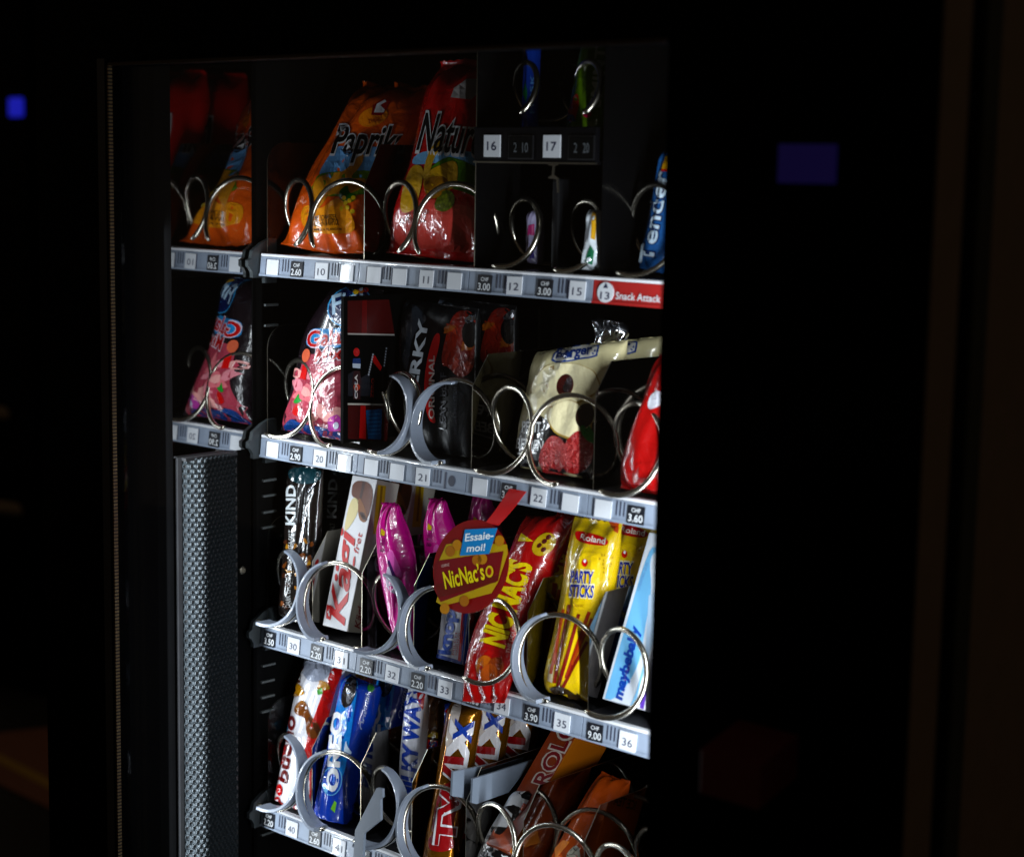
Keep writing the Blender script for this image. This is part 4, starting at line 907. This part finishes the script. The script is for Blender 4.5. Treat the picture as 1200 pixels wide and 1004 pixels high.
# round tag on its strap
t = thing('promo_tag', 'round red and yellow promotional tag hanging from the second tray', 'tag', (.25, -.012, ROW[2]))
O_ = on((552, 664), 1, -.014)
class TagFace(Printed):
    def __init__(s): s.parts = {}; s.root = t; s.yaw = .0; s.nrm = np.array([math.sin(.10), -math.cos(.10), .03]); s.nrm /= np.linalg.norm(s.nrm)
    def place(s, V, eps): return np.array([on_plane(p, O_, s.nrm)+s.nrm*eps for p in V])
b = TagFace(); disc = [np.array(on_plane(p, O_, b.nrm)) for p in ell((551.8, 663.7), 43.5, 55.5, 14, 56)]
ctr = sum(disc)/len(disc)
MB().prism(disc, -b.nrm*.0008).build('disc', card('#701216', .3), t)
pt = crop(470, 560, 3.86); cd = lambda h: card(h, .3)
b.poly('picture', pt((172, 375), (205, 300), (270, 290), (480, 300), (484, 340), (440, 470), (410, 520), (190, 578), (160, 560), (170, 520)), cd('#a88c1c'), 1, 99)
b.poly('picture', pt((160, 395), (175, 372), (465, 330), (440, 465), (180, 560), (150, 500)), cd('#68101a'), 2, 99)
b.poly('picture', pt((158, 480), (440, 440), (432, 470), (170, 540)), cd('#5a1a14'), 3, 99)
for i, p in enumerate(((255, 303), (225, 330), (447, 283), (288, 555), (370, 365), (345, 370), (200, 590))): b.poly('picture', ell(pt(p)[0], 5.6, 6.4), cd(('#a8742a', '#96601c')[i % 2]), 4, 99)
TX(b, 'lettering', 'NicNac’s', pt, (202, 500), (385, 455), 76, 3.86, cd('#d8c81c'), bold=.02, shear=.15, layer=5)
b.poly('picture', ell(pt((402, 422))[0], 4.6, 7), cd('#c8b01c'), 5, 99); b.poly('picture', ell(pt((402, 422))[0], 2.6, 4.4), cd('#86121a'), 6, 99)
TX(b, 'lettering', 'LORENZ', pt, (186, 403), (222, 396), 12, 3.86, cd('#c8a8a0'), layer=5)
b.poly('banner', pt((292, 232), (440, 225), (402, 342), (270, 350)), cd('#2878b0'), 7, 99)
TX(b, 'lettering', 'Essaie-', pt, (292, 285), (424, 272), 34, 3.86, cd('#e4ecf0'), bold=.02, shear=.2, layer=9); TX(b, 'lettering', 'moi!', pt, (300, 333), (388, 326), 32, 3.86, cd('#e4ecf0'), bold=.02, shear=.2, layer=9)
b.finish()
s0 = [on_plane(p, O_, b.nrm)-b.nrm*.0004 for p in pt((378, 205), (438, 215))]; s3 = [strip_pt(1, strip_x(1, q), .42, .0022) for q in (598.5, 618)]
mb = MB(); V = []
for i in range(13):
    k = i/12; bend = math.sin(math.pi*k)*.004
    for q in (0, 1):
        p = s0[q]*(1-k)+s3[q]*k+np.array([.004*math.sin(math.pi*k), -bend, 0]); V.append(p); V.append(p+np.array([0, .0006, 0]))
F = []
for i in range(12):
    a = i*4; F += [(a, a+2, a+6, a+4), (a+1, a+5, a+7, a+3), (a, a+4, a+5, a+1), (a+2, a+3, a+7, a+6)]
mb.add(V, F); mb.build('strap', card('#a8262a', .35), t)

b = Bag('stick_bag', 'yellow pretzel stick bag with blue lettering behind number 35', 'pretzel stick bag', B5((118, 845), (112, 760), (150, 600), (190, 400), (215, 220), (232, 50)), B5((300, 905), (312, 760), (350, 600), (395, 400), (425, 220), (442, 82)), 2, .034, film('#d2b21c', .5), seed=20, e=.48, wr=.0022, crimp=(.05, .08), zig=.0018, xc=0.4125, half=0.0355)
b.poly('print', B5((236, 130), (250, 115), (385, 150), (380, 190), (250, 170)), film('#b01c18'), 1); TX(b, 'lettering', 'Roland', B5, (262, 158), (370, 178), 26, 3.718, film('#e8dcd0'), layer=3, bold=.02)
b.poly('print', B5((385, 75), (430, 82), (425, 130), (405, 120)), film('#b0481c'), 1)
b.poly('print', B5((215, 450), (235, 260), (280, 205), (340, 220), (350, 300), (330, 430), (290, 470)), film('#e0be1c'), 1)
b.poly('print', ell(B5((282, 258))[0], 3.8, 4.6), film('#c02a1c'), 3); b.poly('print', ell(B5((282, 250))[0], 1.6, 2), white, 4)
for k, (s_, y) in enumerate((('PARTY', 345), ('STICKS', 405))):
    TX(b, 'lettering', s_, B5, (218-k*6, y), (316+k*2, y+5), 58, 3.718, film('#e8e0b8'), bold=.07, layer=4, up=(.12, -1)); TX(b, 'lettering', s_, B5, (220-k*6, y-2), (314+k*2, y+3), 52, 3.718, film('#1c2a8a'), bold=.03, layer=6, up=(.12, -1))
TX(b, 'lettering', 'CLASSIC', B5, (236, 447), (275, 449), 10, 3.718, film('#8a5a14'))
stick = [film('#8a2c18', .3), film('#6e1c12', .3), film('#a04420', .3)]
for i, (p0, p1, w) in enumerate((((150, 780), (215, 440), 15), ((165, 800), (255, 480), 14), ((135, 740), (190, 460), 12), ((200, 760), (300, 470), 16), ((185, 800), (290, 600), 13), ((225, 700), (310, 500), 12), ((150, 700), (175, 520), 12))):
    d = np.array(p1, float)-p0; n_ = np.array([-d[1], d[0]])/np.linalg.norm(d)*w/2
    b.poly('picture', B5(*[tuple(np.array(q)) for q in (p0-n_, p0+n_, p1+n_, p1-n_)]), stick[i % 3], 2+i % 3)
b.poly('picture', B5((120, 770), (128, 700), (150, 690), (140, 780)), film('#c8b89a'), 2)
b.poly('print', B5((120, 800), (180, 790), (260, 840), (290, 870), (240, 860), (160, 840)), film('#2a1c08'), 5)
for i in range(24):
    p = (rs.uniform(345, 415), rs.uniform(210, 380)); b.poly('print', ell(B5(p)[0], 1, 1), film('#a8881c'), 3)
party = b.finish()
copy_thing(party, (0, BACKSTEP, 0), 'second yellow pretzel stick bag behind the front one', rot=-.03)

b = Carton('gum_carton', 'pale blue and white upright carton with blue lettering behind number 36', 'gum carton', B5((562, 185), (700, 215), (498, 955), (352, 905)), 2, .028, card('#d8dee6', .3), card('#e6e4ea', .3), xc=0.4875, half=0.0355)
b.poly('print', B5((352, 905), (362, 870), (440, 830), (520, 700), (540, 560), (575, 380), (560, 240), (600, 195), (562, 185), (455, 545)), card('#7ab4dc', .3), 1)
b.poly('print', B5((400, 925), (480, 900), (540, 700), (600, 400), (570, 640), (510, 940)), card('#8cc0e4', .3), 1)
b.poly('print', B5((560, 400), (600, 380), (600, 600), (540, 760)), card('#b8cce0', .3), 2)
TX(b, 'lettering', 'maybebaby', B5, (442, 858), (522, 535), 40, 3.718, card('#16409a', .3), bold=.045, shear=.15)
TX(b, 'lettering', 'perfect', B5, (458, 770), (482, 700), 14, 3.718, card('#7a3a8a')); TX(b, 'lettering', 'CHEWING GUM', B5, (520, 380), (560, 260), 12, 3.718, card('#6a90c0'))
b.on_face('right')
b.poly('side_print', B5((512, 920), (545, 720), (560, 700), (560, 760), (528, 930)), card('#5a3a9a', .3), 1)
gumc = b.finish()
copy_thing(gumc, (0, BACKSTEP, 0), 'second pale blue carton behind the front carton')

# --- row 4
b = Bag('chocolate_bar', 'white and red hazelnut chocolate bar behind number 40', 'chocolate bar', B6((100, 735), (122, 680), (152, 420), (180, 230), (212, 38)), B6((285, 850), (300, 720), (345, 480), (400, 260), (455, 90)), 3, .030, film('#dedde2', .4), seed=22, e=.5, wr=.0022, crimp=(.03, .05), zig=.0015, xc=0.04, half=0.034)
b.poly('print', B6((248, 500), (300, 330), (370, 140), (395, 80), (452, 95), (400, 300), (345, 520), (290, 850), (230, 790), (245, 640)), film('#b0141a', .5), 1)
b.poly('print', B6((212, 45), (300, 60), (395, 85), (360, 150), (280, 165), (240, 110)), film('#9a9fae', .8), 2)
b.poly('print', B6((100, 735), (130, 700), (150, 760), (240, 790), (285, 850), (180, 800)), film('#a81a1c'), 2)
choc = [film('#4a2412', .3), film('#6a3a1c', .3), film('#8a5a2c', .3)]
b.poly('picture', B6((200, 290), (240, 240), (268, 260), (275, 310), (320, 360), (335, 400), (300, 440), (262, 410), (262, 330), (220, 320)), choc[1], 3)
b.poly('picture', B6((205, 295), (240, 245), (265, 262), (230, 315)), choc[2], 4); b.poly('picture', B6((270, 330), (285, 325), (335, 395), (320, 420)), choc[0], 4)
b.poly('picture', blob(B6((218, 200))[0], 7.5, 8, 0), film('#c08a3c'), 3); b.poly('picture', B6((198, 150), (212, 75), (240, 90), (235, 165)), choc[0], 3); b.poly('picture', B6((190, 190), (210, 140), (225, 160), (210, 200)), choc[1], 4)
b.poly('picture', blob(B6((345, 180))[0], 7, 6, 0), film('#a8783a'), 3); b.poly('picture', B6((315, 200), (340, 185), (345, 215), (322, 222)), film('#3a8a2a'), 4)
TX(b, 'lettering', 'bueno', B6, (170, 650), (214, 325), 48, 4.115, film('#5a1414'), bold=.03, shear=.15); TX(b, 'lettering', 'kinder', B6, (153, 560), (170, 455), 26, 4.115, film('#a01418'), bold=.03)
b.poly('print', B6((165, 360), (172, 352), (178, 380), (168, 412)), film('#3aa0d0'), 3)
b.poly('print', ell(B6((136, 680))[0], 3.4, 7), film('#c01a1c'), 3); TX(b, 'lettering', '2', B6, (128, 690), (144, 690), 18, 4.115, white, layer=5)
bar = b.finish()
copy_thing(bar, (0, BACKSTEP, 0), 'second hazelnut chocolate bar behind the front bar', rot=.03)

b = Bag('biscuit_roll', 'blue cream biscuit roll with white vertical lettering behind number 41', 'biscuit roll', B6((335, 815), (332, 720), (375, 450), (410, 270), (442, 112)), B6((445, 862), (470, 720), (530, 470), (575, 310), (612, 180)), 3, .040, film('#0f3aa0', .4), seed=23, e=.42, wr=.0018, crimp=(.02, .02), ramp=.12, xc=0.1125, half=0.0355)
b.poly('print', B6((375, 470), (400, 330), (440, 130), (520, 140), (500, 260), (470, 460), (440, 640), (360, 640)), film('#2a78c4', .4), 1)
b.poly('picture', ell(B6((470, 208))[0], 7.5, 19, 14), film('#17100f'), 3); b.poly('picture', ell(B6((480, 208))[0], 4.5, 15, 14), film('#54545c'), 4); b.poly('picture', ell(B6((482, 208))[0], 3.4, 12, 14), film('#17100f'), 5)
b.poly('print', ell(B6((388, 635))[0], 11.5, 17.5, 8), film('#7ab8e0'), 2); b.poly('print', ell(B6((388, 635))[0], 10.5, 16.5, 8), film('#1c4aa8'), 3)
TX(b, 'lettering', 'OREO', B6, (412, 690), (442, 305), 52, 4.115, white, bold=.05, layer=5)
b.poly('print', B6((380, 770), (400, 730), (410, 740), (400, 790)), film('#7ab84a'), 3); b.poly('print', B6((440, 510), (455, 430), (460, 470), (485, 500), (465, 515)), film('#cfe0f0'), 4)
TX(b, 'lettering', 'Original', B6, (536, 390), (568, 215), 20, 4.115, film('#c8d0e8'), shear=.3); b.poly('print', ell(B6((574, 190))[0], 4, 4.5), film('#3a8a3a'), 3)
oreo = b.finish()
copy_thing(oreo, (0, BACKSTEP, 0), 'second blue biscuit roll in the shadow behind the first', rot=.03)

b = Bag('chocolate_bar', 'white bar with blue lettering and red edge deep behind coil 42', 'chocolate bar', B7((330, 760), (318, 560), (335, 350), (356, 118)), B7((440, 780), (425, 560), (438, 350), (448, 138)), 3, .022, film('#dcdce4', .4), seed=24, e=.42, y0=.052, crimp=(.03, .03))
b.poly('print', B7((425, 700), (428, 480), (434, 300), (430, 140), (450, 140), (440, 350), (436, 720)), film('#b0181c'), 1)
b.poly('print', B7((405, 200), (398, 140), (440, 145), (428, 230)), film('#b8201c'), 1)
TX(b, 'lettering', 'MILKY WAY', B7, (385, 720), (416, 130), 74, 4.483, film('#163a9c'), bold=.05, shear=.2)
b.finish()
b = Bag('chocolate_bar', 'dark brown bar with small red and blue print behind the white bar', 'chocolate bar', B7((430, 640), (440, 400), (446, 135)), B7((515, 650), (518, 400), (530, 165)), 3, .022, film('#3a2010', .5), seed=25, e=.42, y0=.078, lean=8, crimp=(.03, .03))
b.poly('print', B7((450, 440), (456, 385), (505, 395), (503, 452)), film('#a81c1c'), 1); b.poly('print', B7((452, 370), (480, 340), (510, 350), (506, 380)), film('#b89a3c'), 1)
TX(b, 'lettering', 'RS', B7, (498, 445), (500, 398), 38, 4.483, film('#1c2a8a'), bold=.04)
sn1 = b.finish()
b = Bag('chocolate_bar', 'white and blue bar with red top beside the golden bars', 'chocolate bar', B7((505, 640), (515, 420), (528, 200)), B7((560, 650), (560, 420), (575, 195)), 3, .02, film('#163c96', .4), seed=26, e=.42, y0=.100, lean=8, crimp=(.03, .03))
b.poly('print', B7((522, 250), (530, 215), (566, 225), (560, 255)), film('#b8201c'), 1); TX(b, 'lettering', 'MIL', B7, (548, 455), (560, 262), 40, 4.483, film('#d0d4e4'), bold=.03)
b.finish()

goldf = mat('gold_film', hexc('#96621f'), .16, .75, .6, .5, .25, 35, .15)
b = Bag('caramel_bar', 'gold foil caramel bar with dark red vertical lettering behind coil 43', 'chocolate bar', B7((445, 1090), (448, 960), (500, 700), (540, 450), (580, 185)), B7((590, 1110), (612, 960), (650, 700), (690, 450), (735, 215)), 3, .032, goldf, seed=27, e=.5, wr=.0012, crimp=(.02, .02), ramp=.12, xc=0.2625, half=0.0355)
b.poly('print', B7((545, 440), (562, 300), (590, 190), (640, 200), (606, 330), (575, 450)), film('#c8bcb4', .3), 1)
b.poly('print', B7((470, 900), (490, 760), (520, 640), (620, 660), (600, 780), (560, 940)), film('#8a1022', .3), 1)
b.poly('print', B7((450, 960), (470, 870), (600, 900), (590, 960), (520, 980)), film('#8a1022', .3), 1)
TX(b, 'lettering', 'TWIX', B7, (590, 955), (690, 285), 105, 4.483, film('#e4e0e2', .3), bold=.07, layer=3); TX(b, 'lettering', 'TWI', B7, (588, 950), (640, 480), 96, 4.483, film('#8e1024', .3), bold=.03, layer=5)
TX(b, 'lettering', 'X', B7, (672, 405), (690, 285), 84, 4.483, film('#1c3a94', .3), bold=.05, layer=6)
twix = b.finish()
copy_thing(twix, (0, .045, .0), 'second golden caramel bar behind the front one'); copy_thing(twix, (0, .090, .0), 'third golden caramel bar, the one deepest in the row')

b = Carton('toffee_carton', 'brown caramel carton with outlined dark red lettering behind coil 44', 'toffee carton', B8((600, 205), (705, 240), (306, 1010), (119, 961)), 3, .05, card('#8a3c14', .3), card('#9a5a1c', .3), xc=.336)
TX(b, 'lettering', 'ROLO', B8, (512, 515), (700, 130), 98, 5.0, card('#d8ccc0', .3), bold=.07, layer=2, up=(-1, -.30)); TX(b, 'lettering', 'ROLO', B8, (506, 507), (694, 130), 86, 5.0, card('#7a1420', .3), bold=.02, layer=4, up=(-1, -.30))
b.finish()
b = Bag('snack_bag', 'white snack bag with black blotches, left of the orange carton', 'snack bag', B8((60, 1080), (120, 900), (200, 750), (300, 600), (345, 530)), B8((330, 1120), (350, 900), (380, 750), (430, 620), (450, 535)), 3, .035, film('#d4d4d6', .4), seed=28, e=.5, zig=.0015, xc=0.3375, half=0.0355)
for i, (p, rx, ry) in enumerate((((265, 860), 9, 11), ((160, 850), 7, 9), ((215, 905), 6, 5), ((230, 770), 12, 4), ((330, 700), 8, 6), ((385, 555), 11, 5), ((310, 640), 8, 5), ((180, 960), 12, 8))):
    b.poly('print', blob(B8(p)[0], rx, ry, 20, seed=i, amp=.15), black, 2)
b.poly('print', B8((345, 640), (365, 600), (400, 620), (375, 670)), film('#c8501c'), 3); b.poly('print', B8((195, 790), (220, 740), (310, 750), (290, 790)), black, 1)
TX(b, 'lettering', 'HELLO', B8, (140, 960), (200, 800), 40, 5.0, black, bold=.03)
b.finish()
def leafpic(b, part, c_, sx, sy, m, layer):
    pts = []
    for k in range(7):
        a = math.radians(-90+(k-3)*38); L_ = 1-.11*abs(k-3)
        for da, rr in ((-.22, .45), (0, 1), (.22, .45)): pts.append((c_[0]+sx*L_*rr*math.cos(a+da), c_[1]+sy*L_*rr*math.sin(a+da)))
    b.poly(part, pts, m, layer, 99)
M_OR = mat('tea_carton_orange', hexc('#b4580e'), .4, coat=.2, bump=.12, bscale=25, var=.2)
b = Bag('drink_pouch', 'orange iced tea pouch at the bottom of the frame beneath number 35', 'drink pouch', B8((408, 1168), (510, 1000), (610, 820), (720, 620), (830, 420)), B8((637, 1262), (735, 1080), (820, 890), (910, 690), (1000, 480)), 3, .032, film('#a84c0c', .4), e=.36, wr=.0022, seed=31, crimp=(.03, .04), xc=.4125, half=.0355)
b.poly('print', B8((610, 910), (670, 845), (700, 870), (700, 950), (640, 960)), card('#b8b4a4'), 1); TX(b, 'lettering', 'ICE', B8, (640, 925), (690, 870), 26, 5.0, card('#2a2a2a'), layer=3)
b.poly('print', B8((520, 900), (600, 820), (640, 830), (560, 930)), card('#d8801c'), 1)
b.finish()
b = Carton('tea_carton', 'orange iced tea carton with leaf emblem, only its reflection in the divider shows', 'drink carton', [tuple(proj(np.array([x, .058+h*math.tan(.4), STAND[3]+h])[None])[0]) for x, h in ((.488, .14), (.522, .14), (.522, 0), (.488, 0))], 3, .055, M_OR, M_OR, y0=.058, lean=23)
b.on_face('left'); b.h = b.h
def mt(string, cx, cz, w, h, m):                 # reads correctly on the left face itself
    v, f, asp = text2d(string, .02); V = np.array([(cx-(a-.5)*w, cz+(q-.5)*h) for a, q in v]); b._decal('lettering', V, f, m, 2)
mt('ICE TEA', .026, b.h*.46, .036, .009, card('#2a1208')); mt('CANNABIS', .026, b.h*.56, .042, .008, card('#2a1208'))
b._decal('logo', np.array(ell((.026, b.h*.78), .017, .019)), [tuple(range(28))], card('#5a6a8a'), 1)
lf = []; leafpic(b, 'logo', (.026, b.h*.76), .012, -.016, card('#1c4a1c'), 3); leafpic(b, 'logo', (.03, b.h*.30), .008, -.008, card('#2a8a2a'), 3)
b.finish()
